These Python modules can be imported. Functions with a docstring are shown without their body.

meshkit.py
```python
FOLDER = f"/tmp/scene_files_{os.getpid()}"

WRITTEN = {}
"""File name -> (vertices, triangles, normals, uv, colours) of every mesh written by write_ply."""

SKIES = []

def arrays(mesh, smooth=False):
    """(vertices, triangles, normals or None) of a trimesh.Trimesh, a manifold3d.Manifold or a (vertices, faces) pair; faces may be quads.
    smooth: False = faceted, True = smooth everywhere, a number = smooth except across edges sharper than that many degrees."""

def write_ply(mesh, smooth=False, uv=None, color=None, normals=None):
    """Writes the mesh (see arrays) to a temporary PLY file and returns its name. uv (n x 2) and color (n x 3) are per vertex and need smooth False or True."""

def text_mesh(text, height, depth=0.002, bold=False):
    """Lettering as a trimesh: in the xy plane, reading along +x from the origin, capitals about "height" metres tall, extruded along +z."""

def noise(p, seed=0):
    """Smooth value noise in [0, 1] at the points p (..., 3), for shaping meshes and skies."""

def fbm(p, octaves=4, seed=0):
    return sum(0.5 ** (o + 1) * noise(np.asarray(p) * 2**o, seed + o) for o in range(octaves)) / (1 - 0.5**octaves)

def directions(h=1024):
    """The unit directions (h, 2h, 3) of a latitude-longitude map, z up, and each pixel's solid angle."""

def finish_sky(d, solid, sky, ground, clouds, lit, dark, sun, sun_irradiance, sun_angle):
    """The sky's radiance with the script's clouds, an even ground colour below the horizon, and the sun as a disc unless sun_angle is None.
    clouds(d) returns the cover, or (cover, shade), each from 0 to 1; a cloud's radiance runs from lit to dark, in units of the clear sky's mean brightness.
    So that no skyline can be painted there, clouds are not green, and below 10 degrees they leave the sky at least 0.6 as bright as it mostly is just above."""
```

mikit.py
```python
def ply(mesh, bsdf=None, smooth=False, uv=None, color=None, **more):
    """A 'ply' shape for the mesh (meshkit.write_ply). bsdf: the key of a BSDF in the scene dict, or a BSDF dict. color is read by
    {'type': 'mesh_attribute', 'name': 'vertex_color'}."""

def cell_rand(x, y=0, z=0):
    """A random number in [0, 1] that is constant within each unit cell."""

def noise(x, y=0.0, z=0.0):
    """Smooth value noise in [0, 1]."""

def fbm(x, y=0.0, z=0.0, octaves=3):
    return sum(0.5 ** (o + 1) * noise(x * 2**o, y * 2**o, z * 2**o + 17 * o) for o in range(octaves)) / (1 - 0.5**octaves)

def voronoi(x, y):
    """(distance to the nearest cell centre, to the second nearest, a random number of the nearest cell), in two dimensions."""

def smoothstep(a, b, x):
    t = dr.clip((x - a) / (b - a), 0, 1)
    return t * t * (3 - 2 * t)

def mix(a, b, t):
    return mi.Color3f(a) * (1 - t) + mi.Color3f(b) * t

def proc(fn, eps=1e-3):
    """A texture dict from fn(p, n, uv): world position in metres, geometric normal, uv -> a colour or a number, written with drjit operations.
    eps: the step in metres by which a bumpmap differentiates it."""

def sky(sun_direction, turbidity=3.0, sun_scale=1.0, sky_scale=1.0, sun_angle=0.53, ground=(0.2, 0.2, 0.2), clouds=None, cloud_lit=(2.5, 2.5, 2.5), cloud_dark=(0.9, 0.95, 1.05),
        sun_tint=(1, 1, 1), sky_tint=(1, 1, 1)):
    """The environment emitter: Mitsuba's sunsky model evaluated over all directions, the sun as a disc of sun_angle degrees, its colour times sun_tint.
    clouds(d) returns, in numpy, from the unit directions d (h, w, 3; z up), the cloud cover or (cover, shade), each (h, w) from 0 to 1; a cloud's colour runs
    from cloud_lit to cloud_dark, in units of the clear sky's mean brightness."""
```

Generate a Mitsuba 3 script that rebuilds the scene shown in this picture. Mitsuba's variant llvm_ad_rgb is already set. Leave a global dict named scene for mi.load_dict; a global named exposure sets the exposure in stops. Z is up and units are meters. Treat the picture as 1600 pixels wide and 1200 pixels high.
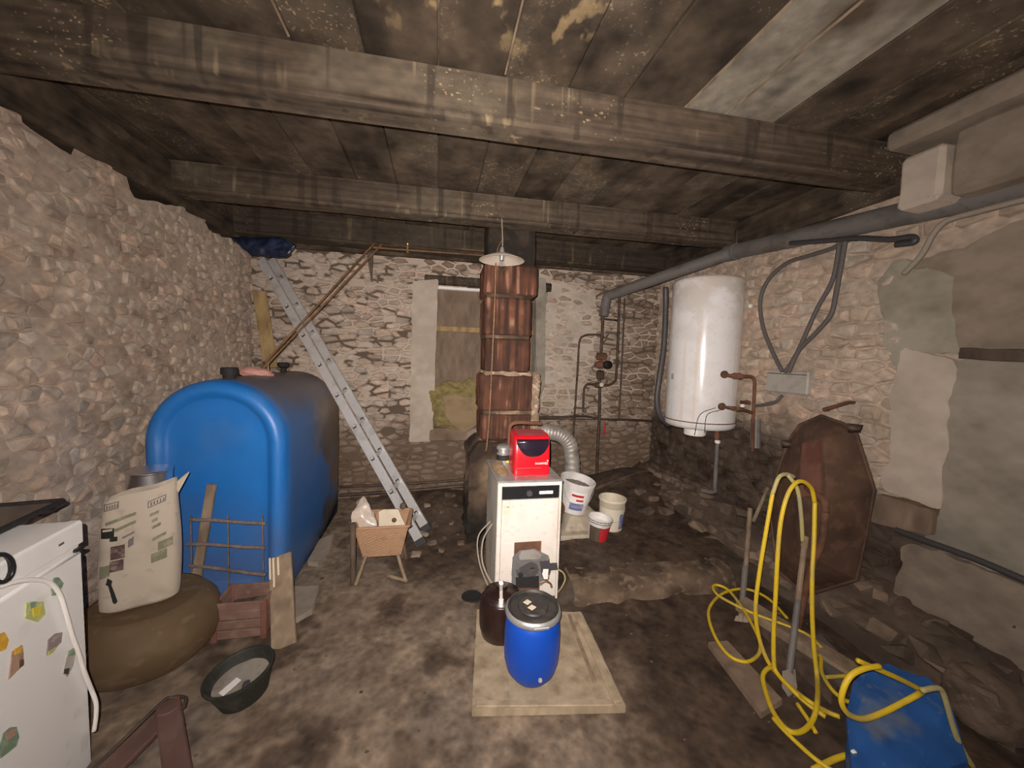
import math, random
import numpy as np, trimesh, drjit as dr, mitsuba as mi
import manifold3d as m3
from scipy.spatial import Voronoi
from shapely.geometry import Polygon, Point, box as sbox
import mikit, meshkit
from mikit import noise, fbm, smoothstep, mix, proc

T4 = mi.ScalarTransform4f
# ------------------------------------------------------------------ camera, lights, exposure
F, YAW, PITCH, ROLL, EYE = 600.0, math.radians(11.0), math.radians(4.1), math.radians(-1.87), np.array([0, 0, 1.5])
_c, _s = math.cos(YAW), math.sin(YAW)
_f0, _r0, _u0 = np.array([_s, _c, 0]), np.array([_c, -_s, 0]), np.array([0, 0, 1.0])
FWD = math.cos(PITCH) * _f0 - math.sin(PITCH) * _u0
_up = math.sin(PITCH) * _f0 + math.cos(PITCH) * _u0
RIGHT, UP = math.cos(ROLL) * _r0 - math.sin(ROLL) * _up, math.sin(ROLL) * _r0 + math.cos(ROLL) * _up
scene, labels = {}, {}
exposure = -0.12
scene['camera'] = {'type': 'perspective', 'fov': 2 * math.degrees(math.atan(800 / F)), 'fov_axis': 'x', 'near_clip': 0.02, 'far_clip': 100,
                   'to_world': T4().look_at(origin=EYE.tolist(), target=(EYE + FWD).tolist(), up=UP.tolist())}
# the photographer's phone torch: a bright core and a wide spill from one small lamp beside the lens, just above it
LAMP = EYE + np.array([-0.03, -0.02, 0.05])
LAMP_DIR = FWD + 0.02 * UP
def torch(cut, beam, power):
    return {'type': 'spot', 'to_world': T4().look_at(origin=LAMP.tolist(), target=(LAMP + LAMP_DIR).tolist(), up=[0, 0, 1]), 'cutoff_angle': cut, 'beam_width': beam,
            'intensity': {'type': 'rgb', 'value': [power * 1.0, power * 0.905, power * 0.835]}}
scene['torch_core'] = torch(46.0, 4.0, 19.0)
scene['torch_spill'] = torch(78.0, 22.0, 25.0)
scene['fill_light'] = {'type': 'point', 'position': LAMP.tolist(), 'intensity': {'type': 'rgb', 'value': [1.3, 1.18, 1.08]}}  # weak fill added at the lens to lift the shadows

XL, XR, YB, YN, ZC = -1.75, 2.5, 4.1, -1.6, 2.695      # the cellar: left, right, back and near walls, ceiling planks
def ray(px, py): return FWD + RIGHT * (px - 800) / F - UP * (py - 600) / F
def at(px, py, **k):
    d = ray(px, py); (a, v), = k.items(); i = 'xyz'.index(a)
    return EYE + d * (v - EYE[i]) / d[i]

# ------------------------------------------------------------------ materials
def PR(c, rough=0.6, metal=0.0, **kw):
    base = proc(c) if callable(c) else {'type': 'rgb', 'value': list(c)}
    return {'type': 'twosided', 'b': {'type': 'principled', 'base_color': base, 'roughness': rough, 'metallic': metal, **kw}}
def M(name, *a, **k): scene[name] = PR(*a, **k)
C3 = mi.Color3f

def wall_colour(lo, hi, pale, dirt, dirt_dark_mask):
    def fn(p, n, uv):
        a = fbm(p.x * 9, p.y * 9, p.z * 9, 3)
        b = fbm(p.x * 1.7 + 5, p.y * 1.7, p.z * 1.7, 3)
        c = mix(lo, hi, dr.clip(0.8 * uv.x + 1.0 * (a - 0.5) + 0.12, 0, 1)) * mix((1.05, .97, .93), (.95, 1.0, 1.03), uv.y)
        c = mix(c, pale, smoothstep(0.5, 0.72, b) * 0.6)
        c = c * (0.66 + 0.68 * fbm(p.x * 30, p.y * 30, p.z * 30, 3))
        return mix(c, dirt, dirt_dark_mask(p, a, b))
    return fn
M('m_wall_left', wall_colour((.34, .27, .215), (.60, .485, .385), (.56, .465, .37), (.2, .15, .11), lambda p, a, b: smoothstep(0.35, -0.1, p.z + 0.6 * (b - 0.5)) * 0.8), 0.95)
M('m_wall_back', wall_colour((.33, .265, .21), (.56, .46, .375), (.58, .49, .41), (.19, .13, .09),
  lambda p, a, b: dr.maximum(smoothstep(1.0, 0.55, p.z + 0.8 * (b - 0.5)) * (0.35 + 1.0 * a), dr.maximum(smoothstep(1.3, 2.3, p.x + 1.2 * (b - 0.5)) * (0.45 + 0.6 * a), smoothstep(2.26, 2.46, p.z + 0.5 * (a - 0.5)) * smoothstep(-1.0, -0.1, p.x) * 0.85))), 0.95)  # dirt low and to the right; also darker along the wall top
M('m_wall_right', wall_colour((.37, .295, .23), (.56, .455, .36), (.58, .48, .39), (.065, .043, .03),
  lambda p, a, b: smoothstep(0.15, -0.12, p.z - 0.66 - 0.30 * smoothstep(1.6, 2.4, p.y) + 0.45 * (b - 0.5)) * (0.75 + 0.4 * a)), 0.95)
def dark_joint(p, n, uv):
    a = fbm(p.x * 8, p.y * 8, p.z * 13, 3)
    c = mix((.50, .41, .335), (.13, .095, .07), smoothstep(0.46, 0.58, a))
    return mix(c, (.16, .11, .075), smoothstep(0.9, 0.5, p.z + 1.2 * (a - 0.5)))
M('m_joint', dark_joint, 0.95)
M('m_footing', wall_colour((.085, .06, .043), (.25, .185, .135), (.26, .2, .15), (.04, .027, .02), lambda p, a, b: smoothstep(0.45, 0.7, b) * 0.8), 0.9)
def render_col(c1, c2):
    def fn(p, n, uv):
        a = fbm(p.x * 3, p.y * 3, p.z * 3, 3)
        d = fbm(p.x * 16, p.y * 16, p.z * 16, 3)
        return mix(c1, c2, dr.clip((a - 0.5) * 2.0 + (d - 0.5) * 1.2 + 0.5, 0, 1))
    return fn
M('m_render_grey', render_col((.22, .195, .155), (.36, .32, .265)), 0.95)
M('m_render_green', render_col((.25, .225, .17), (.40, .365, .29)), 0.95)
M('m_render_pale', render_col((.43, .36, .29), (.56, .48, .40)), 0.95)
M('m_render_brown', render_col((.19, .15, .115), (.32, .26, .205)), 0.95)
def floor_col(p, n, uv):
    a = fbm(p.x * 2.1 + 3, p.y * 2.1, 0.5, 4)
    b = fbm(p.x * 9, p.y * 9, 2.5, 4)
    c = fbm(p.x * 34, p.y * 34, p.z * 34, 3)
    d = fbm(p.x * 3.6 + 11, p.y * 3.6 + 4, 1.5, 4)
    light = mix((.125, .088, .062), (.275, .208, .150), dr.clip((b - 0.5) * 2.6 + 0.5 + (a - 0.5), 0, 1))
    dark = mix((.030, .018, .012), (.10, .064, .042), dr.clip((b - 0.5) * 2.2 + 0.5, 0, 1))
    wet = smoothstep(0.35, 0.95, p.x * 0.9 + 1.3 * (a - 0.5) + 0.10 * (p.y - 2))
    wet = dr.maximum(wet, smoothstep(0.14, 0.0, dr.abs(p.x - 0.12) - 0.26 + 0.6 * (a - 0.5)) * smoothstep(2.2, 2.7, p.y) * 0.9)
    wet = dr.maximum(wet, smoothstep(0.55, 0.66, d) * 0.8)
    wet = dr.maximum(wet, smoothstep(2.2, 3.2, p.y + 1.2 * (a - 0.5)) * smoothstep(-0.9, -0.3, p.x) * 0.7)
    grey = smoothstep(0.55, 0.75, fbm(p.x * 3.3, p.y * 3.3, 7.0, 3)) * 0.3
    col = mix(mix(light, dark, wet), (.17, .145, .12), grey * (1 - 0.5 * wet))
    return col * (0.55 + 0.9 * c)
M('m_floor', floor_col, 0.85)
def old_wood(p, n, uv):
    # planks and beams of the ceiling: grain follows uv.x's seed; pale mould, cobweb specks and drip streaks
    g = fbm(p.x * 9 + uv.x * 31, p.y * 2.2, p.z * 22, 3)
    m_ = fbm(p.x * 2.6 + 9, p.y * 2.6, p.z * 2.6 + uv.x * 3, 3)
    sp = fbm(p.x * 95, p.y * 95, p.z * 95, 2)
    h = fbm(p.x * 7 + 3, p.y * 7, p.z * 7, 4)
    c = mix((.024, .016, .010), (.115, .082, .055), dr.clip(g * 1.2 + 1.5 * (h - 0.5) - 0.15 + 0.3 * (uv.y - 0.4), 0, 1))
    c = mix(c, (.17, .135, .095), smoothstep(0.48, 0.75, m_) * (0.15 + 0.6 * uv.y))
    c = mix(c, (.40, .365, .30), smoothstep(0.9, 1.0, uv.y) * smoothstep(0.36, 0.56, m_ + 0.12 * (g - 0.5)) * 0.75)
    c = mix(c, (.44, .33, .19), smoothstep(0.66, 0.80, sp) * smoothstep(0.46, 0.68, m_ + 0.25 * (h - 0.5)) * 0.5)
    return mix(c, (.50, .36, .18), smoothstep(0.60, 0.70, fbm(p.x * 17, p.y * 9, p.z * 9, 4)) * smoothstep(0.55, 0.15, dr.abs(p.x - 0.15)) * smoothstep(1.75, 1.3, p.y) * 0.7) * (0.6 + 0.8 * fbm(p.x * 26, p.y * 26, p.z * 26, 3))
M('m_ceiling_wood', old_wood, 0.9)
def beam_wood(p, n, uv):
    g = fbm(p.x * 1.4 + uv.x * 31, p.y * 30, p.z * 34, 3)
    st = fbm(p.x * 26, p.y * 26, p.z * 1.3 + 4, 3)
    m_ = fbm(p.x * 2.2 + 9, p.y * 2.2, p.z * 3, 3)
    sp = fbm(p.x * 80, p.y * 80, p.z * 80, 2)
    c = mix((.03, .020, .013), (.125, .090, .062), dr.clip(g * 1.7 - 0.35, 0, 1))
    c = mix(c, (.17, .137, .095), smoothstep(0.44, 0.7, m_) * 0.6 * smoothstep(1.6, -0.6, p.x))
    c = mix(c, (.36, .27, .16), smoothstep(0.62, 0.76, st) * smoothstep(0.45, 0.62, m_) * 0.6)
    c = mix(c, (.42, .31, .17), smoothstep(0.66, 0.8, sp) * smoothstep(0.5, 0.68, fbm(p.x * 3 + 2, p.y * 3, p.z * 5, 2)) * 0.7)
    c = mix(c, (.025, .017, .012), smoothstep(0.60, 0.72, fbm(p.x * 20 + 7, p.y * 20, p.z * 1.1, 2)) * 0.55)
    darker = smoothstep(2.5, 3.9, p.y + 0.5 * (m_ - 0.5)) * 0.6  # beams grow darker towards the back
    return mix(c, (.022, .015, .010), darker) * (0.6 + 0.8 * fbm(p.x * 22, p.y * 22, p.z * 22, 3))
M('m_beam', beam_wood, 0.9)
def plank_wood(c1, c2):
    def fn(p, n, uv):
        g = fbm(p.x * 23 + uv.x * 11, p.y * 23, p.z * 7, 3)
        return mix(c1, c2, dr.clip(g * 1.7 - 0.35, 0, 1))
    return fn
M('m_plank', plank_wood((.15, .105, .07), (.34, .255, .17)), 0.85)
M('m_plank_dark', plank_wood((.05, .036, .026), (.15, .105, .075)), 0.85)
M('m_plank_yellow', plank_wood((.24, .15, .06), (.46, .32, .15)), 0.8)
M('m_hardboard', plank_wood((.15, .105, .075), (.27, .195, .14)), 0.9)
M('m_ply', plank_wood((.24, .18, .115), (.46, .37, .255)), 0.85)
def tank_col(p, n, uv):
    a = fbm(p.x * 5, p.y * 5, p.z * 5, 4)
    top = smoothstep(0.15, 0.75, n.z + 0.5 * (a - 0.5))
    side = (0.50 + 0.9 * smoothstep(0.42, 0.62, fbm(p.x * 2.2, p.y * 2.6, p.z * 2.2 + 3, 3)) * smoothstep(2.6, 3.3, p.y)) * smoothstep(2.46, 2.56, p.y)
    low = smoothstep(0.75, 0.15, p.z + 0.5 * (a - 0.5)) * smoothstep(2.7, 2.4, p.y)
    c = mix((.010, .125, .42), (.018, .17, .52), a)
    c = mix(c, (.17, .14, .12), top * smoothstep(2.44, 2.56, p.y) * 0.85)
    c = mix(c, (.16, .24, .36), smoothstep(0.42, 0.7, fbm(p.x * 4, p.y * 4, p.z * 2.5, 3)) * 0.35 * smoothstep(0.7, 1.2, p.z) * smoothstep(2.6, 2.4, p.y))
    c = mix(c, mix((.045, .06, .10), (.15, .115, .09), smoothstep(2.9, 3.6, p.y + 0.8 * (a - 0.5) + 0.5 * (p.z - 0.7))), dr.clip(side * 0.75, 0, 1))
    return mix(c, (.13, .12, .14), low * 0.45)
M('m_tank', tank_col, 0.42, specular=0.5)
def rust_fn(c1, c2, c3, f=9.0):
    def fn(p, n, uv):
        a, b = fbm(p.x * f, p.y * f, p.z * f, 4), fbm(p.x * f * 3.7, p.y * f * 3.7, p.z * f * 3.7, 3)
        return mix(mix(c1, c2, dr.clip((a - 0.5) * 2.2 + 0.5, 0, 1)), c3, smoothstep(0.5, 0.75, b) * 0.6)
    return fn
M('m_rust', rust_fn((.075, .035, .02), (.20, .085, .045), (.12, .07, .05)), 0.8)
M('m_rust_sheet', rust_fn((.055, .032, .022), (.125, .068, .043), (.16, .085, .055), 5), 0.75)
M('m_rust_red', rust_fn((.13, .05, .035), (.22, .10, .07), (.16, .09, .065), 6), 0.75)
M('m_iron', rust_fn((.05, .038, .03), (.115, .08, .058), (.10, .05, .03), 14), 0.6, 0.3)
def terracotta(p, n, uv):
    st = fbm(p.x * 34, p.y * 34, p.z * 1.6 + uv.x * 9, 3)
    a = fbm(p.x * 6, p.y * 6, p.z * 6 + uv.x * 5, 3)
    c = mix((.045, .021, .014), (.165, .062, .034), dr.clip((st - 0.5) * 2.6 + (a - 0.5) * 1.6 + 0.42, 0, 1))
    c = mix(c, (.34, .20, .13), smoothstep(0.55, 0.68, st) * smoothstep(0.48, 0.6, a) * 0.8)
    return mix(c, (.05, .022, .014), smoothstep(0.50, 0.66, fbm(p.x * 9, p.y * 9, p.z * 3 + 8, 3)) * 0.8)
M('m_terracotta', terracotta, 0.9)
def cement(p, n, uv):
    a = fbm(p.x * 14, p.y * 14, p.z * 14, 3)
    return mix(mix((.14, .09, .06), (.40, .29, .20), a), (.55, .44, .34), smoothstep(0.55, 0.7, fbm(p.x * 30, p.y * 30, p.z * 30, 2)) * 0.8)
M('m_cement', cement, 0.95)
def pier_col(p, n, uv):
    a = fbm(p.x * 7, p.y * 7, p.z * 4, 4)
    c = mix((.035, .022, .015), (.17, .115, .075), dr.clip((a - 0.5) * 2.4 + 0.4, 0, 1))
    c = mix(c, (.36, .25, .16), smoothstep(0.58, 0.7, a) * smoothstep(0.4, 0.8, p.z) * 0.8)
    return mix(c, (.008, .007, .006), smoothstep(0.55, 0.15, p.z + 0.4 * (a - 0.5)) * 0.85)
M('m_pier', pier_col, 0.95)
def dirty(c, d, amount=0.6, f=8.0, stretch=0.35):
    def fn(p, n, uv):
        a = fbm(p.x * f, p.y * f, p.z * f * stretch, 4)
        b = fbm(p.x * f * 5, p.y * f * 5, p.z * f * 5, 2)
        return mix(c, d, dr.clip(smoothstep(0.48, 0.78, a) + smoothstep(0.66, 0.8, b) * 0.5, 0, 1) * amount)
    return fn
def heater_col(p, n, uv):
    a = fbm(p.x * 7, p.y * 7, p.z * 7, 4)
    b = fbm(p.x * 40, p.y * 40, p.z * 40, 2)
    st = fbm(p.x * 24, p.y * 24, p.z * 0.8, 2)
    dust = dr.clip(smoothstep(0.45, 0.8, a + 0.25 * smoothstep(1.6, 2.2, p.z)) + smoothstep(0.62, 0.78, b) * 0.6, 0, 1)
    c = mix((.76, .75, .75), (.50, .43, .36), dust * (0.25 + 0.5 * smoothstep(1.7, 2.2, p.z)))
    return mix(c, (.70, .53, .40), smoothstep(0.6, 0.7, st) * smoothstep(2.0, 1.6, p.z) * 0.35)
M('m_heater', heater_col, 0.17, specular=0.5)
M('m_enamel', dirty((.72, .66, .60), (.50, .42, .34), 0.5), 0.35)
M('m_enamel_side', dirty((.36, .33, .29), (.22, .19, .16), 0.7), 0.6)
M('m_fridge', dirty((.76, .755, .74), (.50, .46, .42), 0.5, 3), 0.3)
M('m_white', (.80, .77, .73), 0.4)
M('m_white_bucket', dirty((.68, .655, .64), (.42, .38, .33), 0.6), 0.45)
M('m_cream', dirty((.66, .60, .48), (.45, .37, .27), 0.6), 0.55)
M('m_cream_dirt', dirty((.46, .40, .31), (.22, .17, .12), 0.8), 0.8)
M('m_black', (.012, .012, .014), 0.35)
M('m_black_matt', (.016, .015, .015), 0.8)
M('m_dark_grey', (.055, .052, .055), 0.5)
M('m_lid', dirty((.030, .028, .026), (.085, .075, .06), 0.8, 12, 1), 0.5)
M('m_red', (.56, .008, .018), 0.28, specular=0.6)
M('m_red_dust', dirty((.30, .05, .055), (.24, .10, .10), 0.6, 14, 1), 0.6)
M('m_red_label', dirty((.50, .022, .03), (.22, .07, .05), 0.5), 0.5)
M('m_smoke', (.018, .012, .022), 0.12, specular=0.7)
M('m_blue_drum', dirty((.005, .060, .40), (.02, .07, .30), 0.5, 4, 1), 0.38, specular=0.5)
M('m_blue_old', dirty((.012, .078, .27), (.13, .155, .18), 0.75, 9, 1), 0.65)
M('m_blue_tarp', dirty((.008, .013, .035), (.025, .04, .09), 0.8, 14, 1), 0.35)
M('m_rack', rust_fn((.10, .09, .10), (.20, .15, .13), (.26, .2, .17), 20), 0.9)
M('m_crate', rust_fn((.14, .07, .055), (.235, .14, .11), (.26, .18, .14), 7), 0.9)
M('m_trestle', rust_fn((.065, .034, .026), (.135, .072, .056), (.13, .085, .068), 6), 0.75)
M('m_dark_head', dirty((.018, .013, .010), (.06, .042, .03), 0.7, 9, 1), 0.95)  # near-black brown for the top of the flue
M('m_galva', dirty((.55, .55, .54), (.36, .34, .31), 0.6, 14, 1), 0.4, 0.7)
M('m_alu', dirty((.62, .61, .60), (.40, .37, .34), 0.6, 12, 1), 0.45, 0.35)
M('m_cast_shade', dirty((.085, .08, .08), (.17, .155, .14), 0.6, 30, 1), 0.5, 0.3)  # darker cast grey: burner shading put into the colour
M('m_flue', dirty((.40, .37, .34), (.20, .16, .12), 0.8, 10, 1), 0.5, 0.4)
M('m_chrome', (.80, .80, .82), 0.3, 1.0)
M('m_cast', dirty((.20, .195, .19), (.32, .29, .26), 0.6, 20, 1), 0.5, 0.4)
M('m_grey_pipe', dirty((.17, .155, .145), (.085, .075, .066), 0.7, 7, 1), 0.6)
M('m_grey_cable', (.115, .10, .095), 0.7)
M('m_pale_cable', (.30, .26, .21), 0.7)
M('m_box', dirty((.42, .39, .35), (.30, .26, .22), 0.6, 18, 1), 0.6)
M('m_copper', rust_fn((.16, .085, .04), (.30, .17, .08), (.10, .07, .05), 16), 0.55, 0.3)
M('m_brass', (.75, .50, .16), 0.3, 0.9)
M('m_hose_yellow', dirty((.62, .43, .018), (.38, .30, .10), 0.6, 9, 1), 0.5)
M('m_hose_dull', dirty((.42, .36, .14), (.30, .29, .25), 0.8, 9, 1), 0.6)
M('m_sack', dirty((.50, .43, .345), (.34, .28, .215), 0.7, 7, 1), 0.85)
M('m_print_green', dirty((.20, .20, .13), (.36, .32, .24), 0.7, 30, 1), 0.85)
M('m_print_dark', (.018, .016, .013), 0.8)
M('m_print_brown', dirty((.085, .045, .042), (.30, .24, .2), 0.7, 40, 1), 0.8)
M('m_print_grey', (.18, .15, .15), 0.85)
M('m_vat', dirty((.125, .080, .040), (.21, .145, .09), 0.8, 5, 1), 0.8)
M('m_pink', dirty((.58, .30, .25), (.40, .20, .17), 0.6, 20, 1), 0.9)
M('m_wicker', dirty((.36, .215, .125), (.26, .15, .085), 0.8, 14, 1), 0.85)
M('m_bag_clear', dirty((.48, .40, .33), (.60, .54, .48), 0.8, 16, 1), 0.2, spec_trans=0.0, clearcoat=0.8)
M('m_wool', dirty((.27, .215, .085), (.15, .115, .055), 0.8, 18, 1), 0.95)
M('m_kraft', dirty((.29, .205, .115), (.19, .13, .07), 0.7, 9, 1), 0.8)
M('m_brown_can', (.02, .008, .007), 0.3, specular=0.6)
M('m_rubber', dirty((.020, .021, .016), (.055, .05, .04), 0.7, 14, 1), 0.7)
M('m_plaster', dirty((.30, .265, .22), (.17, .14, .115), 0.7, 14, 1), 0.9)
M('m_liquid', (.045, .026, .008), 0.08)
M('m_stone', rust_fn((.20, .15, .11), (.38, .30, .23), (.30, .25, .2), 12), 0.95)
M('m_edge', rust_fn((.05, .033, .022), (.16, .11, .073), (.25, .18, .12), 7), 0.95)
M('m_stone_dark', rust_fn((.07, .05, .037), (.17, .12, .09), (.2, .15, .11), 14), 0.95)
M('m_label', (.66, .56, .42), 0.7)
M('m_blue_label', dirty((.13, .16, .33), (.35, .36, .45), 0.7, 30, 1), 0.5)
M('m_yellow', (.60, .50, .05), 0.6)
M('m_green_mag', dirty((.17, .25, .17), (.32, .38, .28), 0.7, 60, 1), 0.6)
M('m_lime_mag', dirty((.42, .45, .14), (.60, .62, .36), 0.8, 50, 1), 0.6)
M('m_orange_mag', dirty((.60, .32, .03), (.66, .45, .08), 0.7, 60, 1), 0.6)
M('m_brown_mag', dirty((.40, .26, .19), (.22, .12, .08), 0.7, 60, 1), 0.6)
M('m_purple_mag', dirty((.26, .21, .21), (.42, .36, .34), 0.7, 60, 1), 0.6)
M('m_concrete_slab', render_col((.25, .205, .165), (.36, .305, .25)), 0.9)
M('m_lamp_shade', dirty((.74, .66, .56), (.5, .42, .34), 0.4, 20, 1), 0.4)
scene['m_glass'] = {'type': 'thindielectric', 'int_ior': 1.5}
M('m_pane_dark', (.05, .04, .035), 0.15, specular=0.6)

# ------------------------------------------------------------------ building helpers
_count = {}
def numbered(k):
    n = _count.get(k, 0); _count[k] = n + 1
    return k if n == 0 else f'{k}_{n:03d}'
def thing(name, label, cat, group=None, kind=None):
    k = numbered(name); labels[k] = {'label': label, 'category': cat}
    if group: labels[k]['group'] = group
    if kind: labels[k]['kind'] = kind
    return k
UVB = {'m_ceiling_wood', 'm_beam', 'm_wall_left', 'm_wall_back', 'm_wall_right', 'm_footing', 'm_plank', 'm_plank_dark', 'm_plank_yellow', 'm_hardboard', 'm_ply', 'm_terracotta'}
_seed = random.Random(4)
def shape(mesh, bsdf, smooth, uv):
    if bsdf in UVB and uv is None:        # one seed of tone and grain for the whole piece
        if smooth not in (True, False): mesh, smooth = trimesh.graph.smooth_shade(mesh, angle=math.radians(smooth), facet_minarea=None), True
        uv = np.tile([_seed.random(), .45], (len(mesh.vertices), 1))
    return mikit.ply(mesh, bsdf, smooth=smooth, uv=uv)
def part(parent, name, mesh, bsdf, smooth=30, label=None, kind=None, uv=None):
    k = numbered(f'{parent}__{name}')
    scene[k] = shape(mesh, bsdf, smooth, uv)
    if label: labels[k] = {'label': label}
    if kind: labels.setdefault(k, {})['kind'] = kind
    return k
def single(name, mesh, bsdf, label, cat, group=None, kind=None, smooth=30, uv=None):
    k = thing(name, label, cat, group, kind)
    scene[k] = shape(mesh, bsdf, smooth, uv); return k
def struct(name, mesh, bsdf, smooth=30, uv=None):
    scene[name] = shape(mesh, bsdf, smooth, uv); labels[name] = {'kind': 'structure'}; return name
cat = trimesh.util.concatenate
def xf(mesh, loc=(0, 0, 0), rz=0.0, rx=0.0, ry=0.0):
    m = mesh.copy()
    for a, ax in ((rx, [1, 0, 0]), (ry, [0, 1, 0]), (rz, [0, 0, 1])):
        if a: m.apply_transform(trimesh.transformations.rotation_matrix(math.radians(a), ax))
    m.apply_translation(loc); return m
def rbox(x0, x1, y0, y1, z0, z1, b=0.006):
    b = min(b, (x1 - x0) * .45, (y1 - y0) * .45, (z1 - z0) * .45)
    pts = []
    for x, sx in ((x0, 1), (x1, -1)):
        for y, sy in ((y0, 1), (y1, -1)):
            for z, sz in ((z0, 1), (z1, -1)):
                pts += [(x, y + sy * b, z + sz * b), (x + sx * b, y, z + sz * b), (x + sx * b, y + sy * b, z)]
    return trimesh.convex.convex_hull(np.array(pts))
def bar(p, q, w, t, up=(0, 0, 1), b=0.003):
    """A chamfered bar from p to q, w wide across, t thick along 'up'."""
    p, q = np.asarray(p, float), np.asarray(q, float); d = q - p; L = np.linalg.norm(d); d /= L
    s = np.cross(d, up); s /= np.linalg.norm(s); u = np.cross(s, d)
    m = rbox(-w / 2, w / 2, 0, L, -t / 2, t / 2, b)
    A = np.eye(4); A[:3, 0], A[:3, 1], A[:3, 2], A[:3, 3] = s, d, u, p
    m.apply_transform(A); return m
def smooth_path(pts, n=6):
    p = np.asarray(pts, float)
    if len(p) < 3: return p
    P = np.vstack([2 * p[0] - p[1], p, 2 * p[-1] - p[-2]]); out = []
    for i in range(1, len(P) - 2):
        a, b, c, d = P[i - 1:i + 3]
        for t in np.linspace(0, 1, n, endpoint=False):
            out.append(0.5 * (2 * b + (c - a) * t + (2 * a - 5 * b + 4 * c - d) * t * t + (3 * b - a - 3 * c + d) * t ** 3))
    return np.array(out + [p[-1]])
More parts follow.
